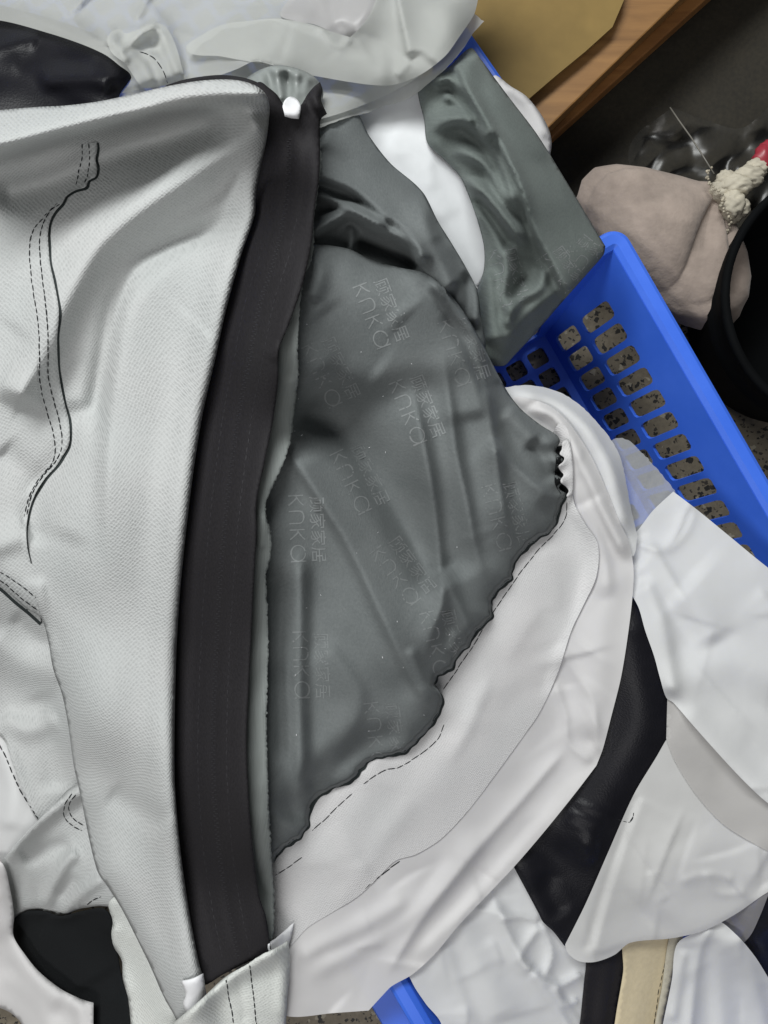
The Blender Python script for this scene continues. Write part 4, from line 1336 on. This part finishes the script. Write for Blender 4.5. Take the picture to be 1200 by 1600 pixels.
FB = sheet('crumpled_film', [(-140, -140), (760, -140), (748, -10), (745, 8), (740, 24), (716, 60), (697, 86), (668, 110), (640, 125), (612, 133), (585, 133), (545, 128), (505, 120), (460, 112), (430, 103), (398, 96), (370, 108), (335, 120), (300, 125), (262, 132), (225, 138), (190, 146, 'c'), (205, 120), (186, 102), (165, 86), (130, 70), (80, 53), (0, 32), (-140, 20)],
           M['film'], [([(160, 62), (185, 50), (215, 45), (250, 38)], 9, 7, 12, 'e'), ([(200, 76), (215, 55), (245, 37), (268, 62), (287, 122)], 12, 8, 12, 'e'), ([(222, 82), (240, 90), (255, 110), (262, 130)], 6, 5, 9, 'e'),
                       ([(168, 70), (172, 52), (184, 46)], 7, 6, 8, 'e'), ([(105, 27), (130, 0), (150, -30)], 8, 14, 7, 'e'), ([(105, 27), (150, 64), (180, 70)], 7, 10, 7, 'e'), ([(180, 80), (215, 110), (225, 136)], 8, 8, 12, 'e'),
                       ([(210, 35), (225, 10), (240, -30)], 6, 9, 9, 'e'), ([(235, 5), (250, 30), (290, 55), (330, 60)], 6, 8, 14, 'e'),
                       ([(330, 38), (380, 60), (430, 30), (480, 40), (545, 58)], 9, 10, 24, 'e'), ([(595, -40), (583, 10), (565, 40), (548, 57)], 13, 9, 40, 'e'), ([(500, -10), (480, 18), (460, 32)], 7, 8, 8, 'e'),
                       ([(618, -20), (630, 40), (640, 92)], 7, 22, 6, 'e'), ([(280, 75), (360, 88), (460, 105), (560, 118), (640, 110), (700, 70)], 6, 20, 18), ([(380, 80), (450, 60), (520, 70), (545, 85)], 4, 8, 16, 'e'),
                       ([(400, 10), (440, -10), (500, -30)], 6, 16, 20), ([(20, 10), (80, 40), (150, 75)], 5, 16, 10), ([(690, 0), (700, 40), (690, 80)], 5, 30, 20), ([(30, -20), (90, 10), (105, 30)], 4, 10, 14)],
           puff=0, crumple=1.4, thick=0, zoff=3, wob=(1.0, 45), soften=4, gain=1.1, creases=26, smooth_out=.3, step=5)
tag(FB, 'large crumpled translucent white film across the top edge of the heap', 'plastic film')
FC = sheet('greyish_film_flap', [(438, 22), (470, -20), (500, -60), (600, -60), (588, 5), (576, 28), (562, 45), (547, 58, 'c'), (520, 50), (490, 38), (462, 33)], film_mat('grey_flap_film', (0.52, 0.51, 0.51), .1, .25, .4, .1),
           [([(500, -20), (510, 20), (520, 48)], 3, 9, 14, 'e'), ([(545, -20), (530, 20), (525, 40)], 3, 14, 9)], puff=2, thick=0, clear=1)
tag(FC, 'small greyish film flap folded back at the top centre', 'plastic film')
FD = sheet('wide_film_lobe', [(292, 78), (320, 52), (350, 38), (385, 33), (430, 29), (462, 33), (490, 39), (520, 50), (547, 58, 'c'), (562, 44), (578, 22), (590, -10), (610, -140), (765, -140), (748, -10), (745, 8), (740, 24), (716, 60), (697, 86), (668, 110), (640, 125), (612, 133), (585, 133), (545, 128), (505, 121), (460, 113), (430, 105), (398, 98), (345, 88)],
           M['film'], [([(618, -20), (630, 40), (640, 92)], 9, 26, 4, 'e'), ([(500, 44), (530, 75), (548, 60)], 4, 6, 9, 'e', .02), ([(420, 45), (520, 95), (620, 105)], 5, 30, 30), ([(690, 0), (700, 50), (670, 100)], 5, 26, 20), ([(640, 95), (620, 120)], 3, 8, 8, 'e')],
           crumple=.9, thick=0, zoff=3, soften=7, wob=(.6, 40), creases=12, smooth_out=.3, step=4.5)
tag(FD, 'wide milky film lobe with a sharp cone fold above the white strip', 'plastic film')
FH = sheet('twisted_film_knot', [(176, 84), (168, 66), (172, 52), (186, 45), (196, 52), (222, 44), (246, 36), (262, 46), (276, 75), (284, 105), (289, 128), (268, 132), (246, 136), (224, 137), (208, 118), (196, 100)], M['film'],
           [([(184, 80), (200, 72), (222, 52), (246, 40)], 9, 6, 7, 'e'), ([(246, 40), (262, 80), (280, 125)], 8, 10, 7, 'e'), ([(200, 78), (225, 100), (240, 132)], 6, 6, 8, 'e'), ([(225, 80), (250, 95), (262, 130)], 6, 5, 8, 'e'), ([(176, 60), (186, 78), (200, 98)], 6, 6, 6, 'e')],
           crumple=1.2, thick=0, zoff=3, step=4)
tag(FH, 'tightly twisted film knot beside the tip of the black leather', 'plastic film')
stitches(FH, [(218, 81), (228, 84), (240, 90), (248, 100), (256, 113), (262, 130)], 12, 3, 1.6, name='thread', jitter=.2)

# --- satin cap and zipper of the cover
zl = [(405, 135), (418, 150), (420, 180), (415, 220), (406, 265), (399, 305), (397, 335), (376, 398), (352, 485), (336, 558), (315, 650), (301, 738), (290, 828), (281, 918), (275, 1010), (272, 1120), (272, 1220), (280, 1320), (294, 1420), (309, 1500), (318, 1537)]
cap = sheet('satin_cap', [(340, 150), (375, 130), (398, 113), (420, 104), (440, 102), (462, 106), (480, 113), (497, 126), (505, 150), (480, 190), (420, 190), (360, 180)], M['satin'],
            [([(404, 112), (412, 140), (420, 170)], 5, 8, 8), ([(430, 103), (436, 135), (442, 160)], 7, 7, 7), ([(446, 108), (450, 135), (452, 165)], -5, 7, 7), ([(466, 108), (462, 135), (460, 165)], 6, 7, 7), ([(484, 118), (474, 150)], 5, 7, 9), ([(418, 106), (426, 140)], -4, 5, 5)],
            puff=16, puff_w=22, parent=cover, zoff=6, thick=.6, step=4)
sheet('black_piping', [(252, 140), (275, 128), (305, 121), (345, 117), (380, 121), (405, 130), (425, 146), (432, 175), (400, 180), (330, 165), (260, 155)], M['tape'], [([(265, 136), (340, 120), (405, 133)], 7, 12, 14)], puff=6, puff_w=10, parent=cover, zoff=10)
zr = [(500, 128), (504, 140), (502, 155), (511, 178), (501, 187), (500, 240), (498, 282), (491, 330), (487, 380), (472, 448), (449, 512), (435, 545), (434, 580), (433, 610), (426, 660), (412, 728), (400, 790), (401, 830), (397, 900), (392, 1000), (387, 1100), (385, 1160), (389, 1250), (395, 1325), (405, 1400), (415, 1430), (423, 1480)]
sel_l = [(488, 240), (480, 300), (478, 360), (460, 440), (436, 505), (422, 545), (420, 600), (412, 660), (398, 728), (386, 790), (386, 850), (382, 920), (378, 1010), (372, 1100), (370, 1160), (374, 1250), (380, 1325), (392, 1400), (410, 1470)]
sel_r = [(502, 236), (498, 285), (493, 320), (490, 345), (491, 375), (488, 402), (476, 432), (470, 470), (467, 510), (465, 545), (467, 580), (462, 630), (457, 672), (450, 705), (438, 735), (424, 765), (415, 790), (417, 812), (424, 838), (423, 868), (416, 900), (418, 950), (419, 1010), (418, 1060), (417, 1150), (420, 1250), (424, 1330), (428, 1400), (425, 1470)]
sheet('selvage', strip_outline(sel_l, sel_r), M['selvage'], [([(x - 3, y) for x, y in sel_r], .4, 3, 8, 'g', .02), ([(455, 480), (448, 545), (450, 600)], -3, 12, 12), ([(412, 800), (408, 860)], 3, 6, 6)], puff=1, puff_w=8, parent=cover, thick=.8, fray=.8, step=3.5, zoff=17, soften=7, wob=(.9, 16))
zo = list(reversed(zr))
ztape = [(404, 128), (420, 137), (433, 148), (444, 164), (456, 168), (470, 164), (480, 148), (490, 136)] + [(500, 128, 'c'), (504, 140), (502, 157), (511, 178, 'c')] + zr[4:] + [(423, 1490), (390, 1502), (350, 1522), (318, 1540)] + [(x - 26, y) for x, y in reversed(zl[2:])] + [(385, 150)]
zmid = [(452, 190), (450, 280), (443, 340), (430, 400), (405, 480), (390, 560), (374, 640), (361, 730), (350, 830), (343, 920), (338, 1010), (334, 1100), (333, 1200), (340, 1310), (352, 1400), (372, 1500)]
ZT = sheet('zipper_tape', ztape, M['tape'], [(zmid, -1.0, 3, 3, 'g', .02), ([(x - 12, y) for x, y in zmid], 0.9, 8, 7, 'g', .02), ([(x + 13, y) for x, y in zmid], 0.9, 7, 8, 'g', .02),
                                             ([(x - 33, y) for x, y in zmid[3:]], -.7, 3, 3, 'g', .02), ([(x + 27, y) for x, y in zmid], -.6, 3, 3, 'g', .02), ([(500, 130), (495, 155), (508, 178)], 8, 10, 10),
                                             ([(480, 150), (485, 175), (508, 178)], -4, 8, 8), ([(440, 540), (420, 560)], 3, 12, 12)],
           puff=2, puff_w=10, parent=cover, thick=.9, step=4, zoff=15, soften=9, wob=(.8, 30))
# coil
cc = catmull(zmid, False, 3.6)
vs, fs = [], []
for i in range(8, len(cc) - 1):
    x, y = cc[i]; tx, ty = cc[i + 1] - cc[i - 1]; l = math.hypot(tx, ty); tx /= l; ty /= l; nx, ny = -ty, tx
    sd = 1 if i % 2 else -1
    b0 = len(vs)
    for (u, v, h) in ((-1.0, -.2, .05), (1.0, -.2, .05), (1.0, 3.5, .05), (-1.0, 3.5, .05), (-.5, .2, .45), (.5, .2, .45), (.5, 2.8, .35), (-.5, 2.8, .35)):
        px, py = x + tx * u + nx * v * sd, y + ty * u + ny * v * sd
        vs.append(lift(px, py, h))
    fs += [[b0 + 4, b0 + 5, b0 + 6, b0 + 7], [b0, b0 + 1, b0 + 5, b0 + 4], [b0 + 1, b0 + 2, b0 + 6, b0 + 5], [b0 + 2, b0 + 3, b0 + 7, b0 + 6], [b0 + 3, b0, b0 + 4, b0 + 7]]
o = mesh_obj('zipper_coil', vs, fs, M['coil'], ZT, smooth=False); o['kind'] = 'stuff'
stitches(ZT, [(x - 24, y) for x, y in zmid[3:]], 7, 5, 1.8, .5, M['coil'])
stitches(ZT, [(x + 21, y) for x, y in zmid[2:]], 7, 5, 1.8, .5, M['coil'])
# white end stop
st = [(442, 166), (444, 158), (450, 152), (457, 151), (464, 155), (469, 163), (470, 172), (467, 186, 'c'), (456, 185), (445, 182, 'c')]
sheet('white_end_stop', st, M['tag'], [], clear=1.2, puff=2.5, puff_w=6, parent=cover, thick=1.0, step=3, wob=None)

# --- left lower pieces
Q2 = empty('underside_cover', tuple(W(60, 1250, .10)))
sheet('white_film_left', [(-140, 1110), (-20, 1130), (10, 1150), (30, 1215), (60, 1285), (40, 1330), (0, 1370), (-140, 1380)], M['film_cold'], [([(0, 1160), (20, 1230), (10, 1300)], 6, 20, 14)], puff=6, thick=0, crumple=.8)
o = bpy.data.objects['white_film_left']; o.name = 'white_film_flap'
tag(o, 'pale bluish film flap at the left edge under the white knit panel', 'plastic film')
sheet('knit_panel', [(-140, 830), (0, 890), (80, 940), (150, 1000), (180, 1120), (180, 1260), (110, 1290), (75, 1290), (55, 1278), (38, 1240), (20, 1195), (0, 1150), (-140, 1080)],
      M['knit'], [([(-20, 1000), (40, 1040), (100, 1050)], 14, 26, 30), ([(0, 1120), (40, 1140), (90, 1120)], 10, 16, 18), ([(60, 1080), (80, 1160), (90, 1240)], -8, 22, 22), ([(20, 960), (60, 1000), (90, 1010)], -6, 14, 14)], puff=5, parent=Q2)
stitches(Q2, [(-2, 1162), (12, 1190), (25, 1222), (42, 1252), (60, 1282)], 10, 2.5, 2.0)
sheet('gathered_knit', [(-60, 1400), (-10, 1372), (3, 1345), (30, 1312), (60, 1282), (92, 1248), (112, 1230), (150, 1220), (190, 1300), (190, 1410), (150, 1416), (125, 1420), (92, 1432), (60, 1424), (40, 1424), (24, 1440), (0, 1460)],
      M['knit'], [([(0, 1350), (50, 1290), (110, 1245), (150, 1225)], 16, 14, 12), ([(30, 1340), (65, 1330), (110, 1320)], -8, 12, 14), ([(68, 1420), (85, 1380), (105, 1345), (125, 1330)], 12, 9, 9), ([(30, 1330), (45, 1380), (50, 1425)], 6, 12, 14), ([(95, 1430), (130, 1395), (165, 1370)], 10, 9, 8), ([(90, 1400), (120, 1370)], -6, 8, 8)],
      puff=5, puff_w=16, parent=Q2, soften=4)
stitches(Q2, [(112, 1240), (101, 1258), (100, 1275), (110, 1288), (128, 1298)], 9, 1.5, 1.9)
stitches(Q2, [(118, 1242), (108, 1256), (110, 1272), (118, 1282), (130, 1290)], 9, 1.5, 1.9)
stitches(Q2, [(136, 1414), (146, 1406), (158, 1401)], 9, 1.5, 1.9)
tag(Q2, 'shaded white knit cover with curved dark stitching under the left panel', 'fabric cover')
s = sheet('black_fabric_patch', [(20, 1440), (30, 1430), (45, 1424), (70, 1425), (95, 1432), (130, 1424), (160, 1420), (176, 1440), (182, 1480), (190, 1530), (205, 1580), (210, 1700), (130, 1700), (130, 1590), (100, 1570), (60, 1540), (30, 1500)], M['black_cloth'],
          [([(60, 1450), (110, 1480), (150, 1540)], 6, 40, 30), ([(175, 1450), (180, 1500), (190, 1560)], -5, 12, 12)], puff=4)
tag(s, 'dull black fabric patch in the lower left corner beside the knit panel', 'cloth')
s = sheet('offwhite_knit_scrap', [(176, 1440), (170, 1410), (190, 1400), (260, 1500), (310, 1590), (310, 1700), (200, 1700), (205, 1620), (200, 1560), (192, 1530), (190, 1500), (178, 1480), (174, 1460)], M['knit_bottom'],
          [([(178, 1440), (185, 1490), (200, 1560)], 8, 10, 20), ([(220, 1440), (250, 1520), (270, 1600)], 6, 20, 24)], puff=5, puff_w=15)
tag(s, 'off-white knit scrap between the black patch and the long white panel', 'cloth')
s = sheet('white_liner_tail', [(-140, 1330), (-20, 1340), (4, 1350), (16, 1390), (22, 1430), (21, 1462), (38, 1490), (60, 1517), (95, 1545), (125, 1560), (146, 1567, 'c'), (146, 1590), (140, 1700), (60, 1700), (45, 1625), (30, 1595), (12, 1580), (-20, 1570), (-140, 1560)], M['film_warm'],
          [([(-20, 1380), (5, 1450), (40, 1520), (100, 1580)], 9, 24, 20), ([(0, 1520), (50, 1560), (90, 1620)], 5, 14, 18), ([(110, 1558), (125, 1580), (120, 1640)], 5, 8, 10)], puff=6, puff_w=20, crumple=.8, thick=.4, zoff=5)
tag(s, 'white liner tail sweeping along the lower left corner over the black patch', 'liner sheet')

# --- the long white back panel of the cover
P = sheet('white_back_panel', [(-140, 190), (0, 172), (60, 167), (100, 165), (150, 159), (200, 149), (255, 136), (305, 127), (345, 124), (375, 126), (400, 134), (415, 147), (421, 165), (420, 190), (416, 220), (407, 262), (400, 302), (398, 335), (377, 398), (353, 485), (337, 558), (316, 650), (302, 738), (291, 828), (282, 918), (276, 1010), (273, 1120), (273, 1220), (281, 1320), (295, 1420), (310, 1500), (319, 1535), (330, 1600), (335, 1700), (300, 1700), (278, 1600), (255, 1556), (235, 1510), (213, 1465), (190, 1420), (168, 1385), (154, 1365), (146, 1340), (136, 1295), (125, 1240), (115, 1195), (106, 1130), (97, 1085), (83, 1045), (75, 1000), (64, 966), (40, 950), (10, 922), (-30, 893), (-140, 840)],
          M['knit'], [([(-100, 238), (0, 226), (100, 200), (200, 176), (300, 152), (385, 143), (440, 148)], 50, 44, 17, 'g', .04),
                      ([(-20, 312), (80, 285), (180, 240), (280, 212), (360, 185)], -16, 24, 28, 'g', .1),
                      ([(418, 178), (370, 220), (300, 270), (220, 325), (150, 385), (105, 460), (60, 560), (20, 640)], 24, 30, 40, 'g', .05),
                      ([(398, 352), (330, 385), (270, 402), (222, 432), (196, 500), (184, 580), (176, 660), (172, 740), (172, 830), (180, 930)], 20, 110, 18, 'g', .3),
                      ([(395, 325), (320, 360), (235, 410), (185, 470), (165, 560), (150, 640), (140, 720)], -12, 16, 18, 'g', .2),
                      ([(120, 620), (110, 690), (60, 780), (55, 860)], -7, 20, 24),
                      ([(200, 640), (190, 760), (182, 880), (182, 980), (190, 1100), (215, 1250), (260, 1420), (290, 1540)], 12, 85, 85, 'g', .3),
                      ([(170, 1235), (215, 1265), (262, 1290)], -4, 20, 22), ([(0, 700), (40, 740), (60, 760)], -5, 22, 22), ([(0, 600), (40, 620)], 5, 30, 30), ([(-20, 860), (30, 840), (48, 830)], 6, 24, 16),
                      ([(75, 400), (60, 470), (20, 520)], 4, 26, 26), ([(60, 900), (70, 960), (85, 1030)], 5, 8, 20), ([(120, 640), (150, 720), (100, 850)], 5, 30, 40)],
          puff=18, puff_w=36, clear=3, parent=cover, thick=1.4, step=5.0, soften=6, wob=(.7, 45), gain=1.3)
# seam flaps with double stitching
flap_r = [(151, 222), (152, 232), (149, 250), (152, 262), (149, 276), (138, 282), (134, 292), (118, 297), (104, 306), (97, 318), (86, 330), (78, 346), (75, 366), (76, 390), (78, 412), (84, 440), (90, 470), (92, 492), (89, 530), (90, 565), (94, 600), (101, 632), (107, 655), (109, 680), (107, 696), (98, 712), (88, 728), (70, 748), (55, 772), (45, 800), (41, 830), (43, 858), (48, 880)]
flap_l = [(127, 226), (126, 240), (122, 268), (112, 290), (95, 302), (80, 318), (62, 332), (48, 356), (42, 385), (44, 420), (50, 460), (56, 500), (58, 540), (58, 580), (63, 620), (76, 660), (82, 690), (80, 718), (66, 740), (52, 758), (40, 785), (33, 820), (33, 860)]
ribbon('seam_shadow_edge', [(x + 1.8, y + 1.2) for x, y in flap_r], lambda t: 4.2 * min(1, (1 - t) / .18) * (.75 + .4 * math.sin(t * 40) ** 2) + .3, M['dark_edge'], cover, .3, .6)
def seam_flap(left, right, parent, mat, rise=2.2, nseg=150, nw=5):
    """seam allowance: flush with the cloth on the sewn side, free and raised on the other"""
    l = catmull(left, False, 3); r = catmull(right, False, 3)
    def res(c):
        L = np.concatenate([[0], np.cumsum(np.hypot(*np.diff(c, axis=0).T))])
        q = np.linspace(0, L[-1], nseg)
        return np.stack([np.interp(q, L, c[:, 0]), np.interp(q, L, c[:, 1])], 1)
    l, r = res(l), res(r)
    verts, faces, px = [], [], []
    for q in range(nseg):
        zr = 0
        for k in range(nw + 1):
            t = k / nw
            p = l[q] * (1 - t) + r[q] * t
            px.append(p)
            verts.append(lift(p[0], p[1], .25 + rise * t * t * (1 + .3 * math.sin(q * .37))))
        p = r[q] + (r[q] - l[q]) * .01
        px.append(p); verts.append(lift(p[0], p[1], .2))
    m = nw + 2
    for q in range(nseg - 1):
        for k in range(m - 1):
            a = q * m + k
            faces.append((a, a + m, a + m + 1, a + 1))
    o = mesh_obj('seam_flap', verts, faces, mat, parent)
    uvl = o.data.uv_layers.new(name='UVMap')
    for lp in o.data.loops: uvl.data[lp.index].uv = px[lp.vertex_index]
    return o


seam_flap(flap_l, flap_r, cover, M['knit'])
stitches(cover, [(128, 225), (128, 245), (123, 268), (118, 290)], 6, 3, 2.2, .9, base=.6)
stitches(cover, [(139, 225), (140, 250), (137, 272), (131, 288)], 6, 3, 2.2, .9, base=1.5)
stitches(cover, [(100, 310), (84, 322), (68, 340), (53, 358), (46, 385), (48, 425), (54, 470), (60, 510), (61, 550), (62, 590), (68, 625), (80, 665), (86, 695), (82, 722), (60, 750), (46, 775), (38, 808)], 9, 2.1, 2.0, .9, base=.5)
stitches(cover, [(95, 318), (78, 330), (67, 350), (62, 375), (63, 410), (68, 450), (73, 495), (75, 540), (75, 580), (80, 610), (88, 640), (96, 675), (96, 702), (86, 722), (68, 742), (50, 772), (42, 805)], 9, 2.1, 2.0, .9, base=1.4)
flap2_t = [(-60, 868), (0, 893), (22, 905), (45, 925), (60, 945)]
flap2_b = [(-60, 885), (0, 917), (24, 938), (45, 955), (64, 972)]
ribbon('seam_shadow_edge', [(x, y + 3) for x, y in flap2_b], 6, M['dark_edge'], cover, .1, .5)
seam_flap(flap2_t, flap2_b, cover, M['knit'], 1.8, 40)
stitches(cover, [(-10, 890), (8, 898), (25, 910), (42, 922), (56, 934)], 8, 3, 1.9, .9, base=.5)
stitches(cover, [(-10, 902), (5, 910), (28, 930), (45, 944), (60, 954)], 9, 2, 1.9, .9, base=1.2)

# --- folded end with two seams at the bottom, and white tags
s0 = sheet('white_tape_end', [(420, 1476), (432, 1466), (447, 1452), (459, 1442, 'c'), (456, 1460), (450, 1478), (436, 1492), (424, 1494)], M['tag'], [], puff=3, puff_w=8, parent=cover, thick=.8, step=4)
s0 = sheet('white_tape_end', [(283, 1533, 'c'), (300, 1529), (318, 1521, 'c'), (320, 1555), (300, 1590), (286, 1570), (290, 1555)], M['tag'], [], puff=3, puff_w=8, parent=cover, thick=.8, step=4)
sheet('folded_end', [(240, 1640), (270, 1600), (295, 1578), (320, 1556), (345, 1532), (362, 1520), (385, 1508), (405, 1494), (425, 1484), (440, 1476), (451, 1470, 'c'), (453, 1510), (449, 1560), (447, 1600), (450, 1700), (200, 1700)], M['knit_bottom'],
      [([(262, 1610), (320, 1560), (380, 1512), (448, 1475)], 8, 6, 16), ([(372, 1520), (385, 1600)], -2.5, 7, 7), ([(440, 1490), (440, 1590)], 3, 10, 8)], puff=7, puff_w=16, parent=cover, thick=1.2, zoff=3, soften=4, step=5)
stitches(cover, [(353, 1528), (357, 1555), (362, 1580), (366, 1612)], 9, 1.5, 2.2)
stitches(cover, [(390, 1506), (394, 1540), (398, 1575), (402, 1612)], 9, 1.5, 2.2)
tag(cover, 'big inside-out cushion cover, grey velvet and white knit, with long black zipper', 'cushion cover')

for o in scene.objects:
    if o.type == 'MESH' and not o.data.materials:
        o.data.materials.append(M['tag'])
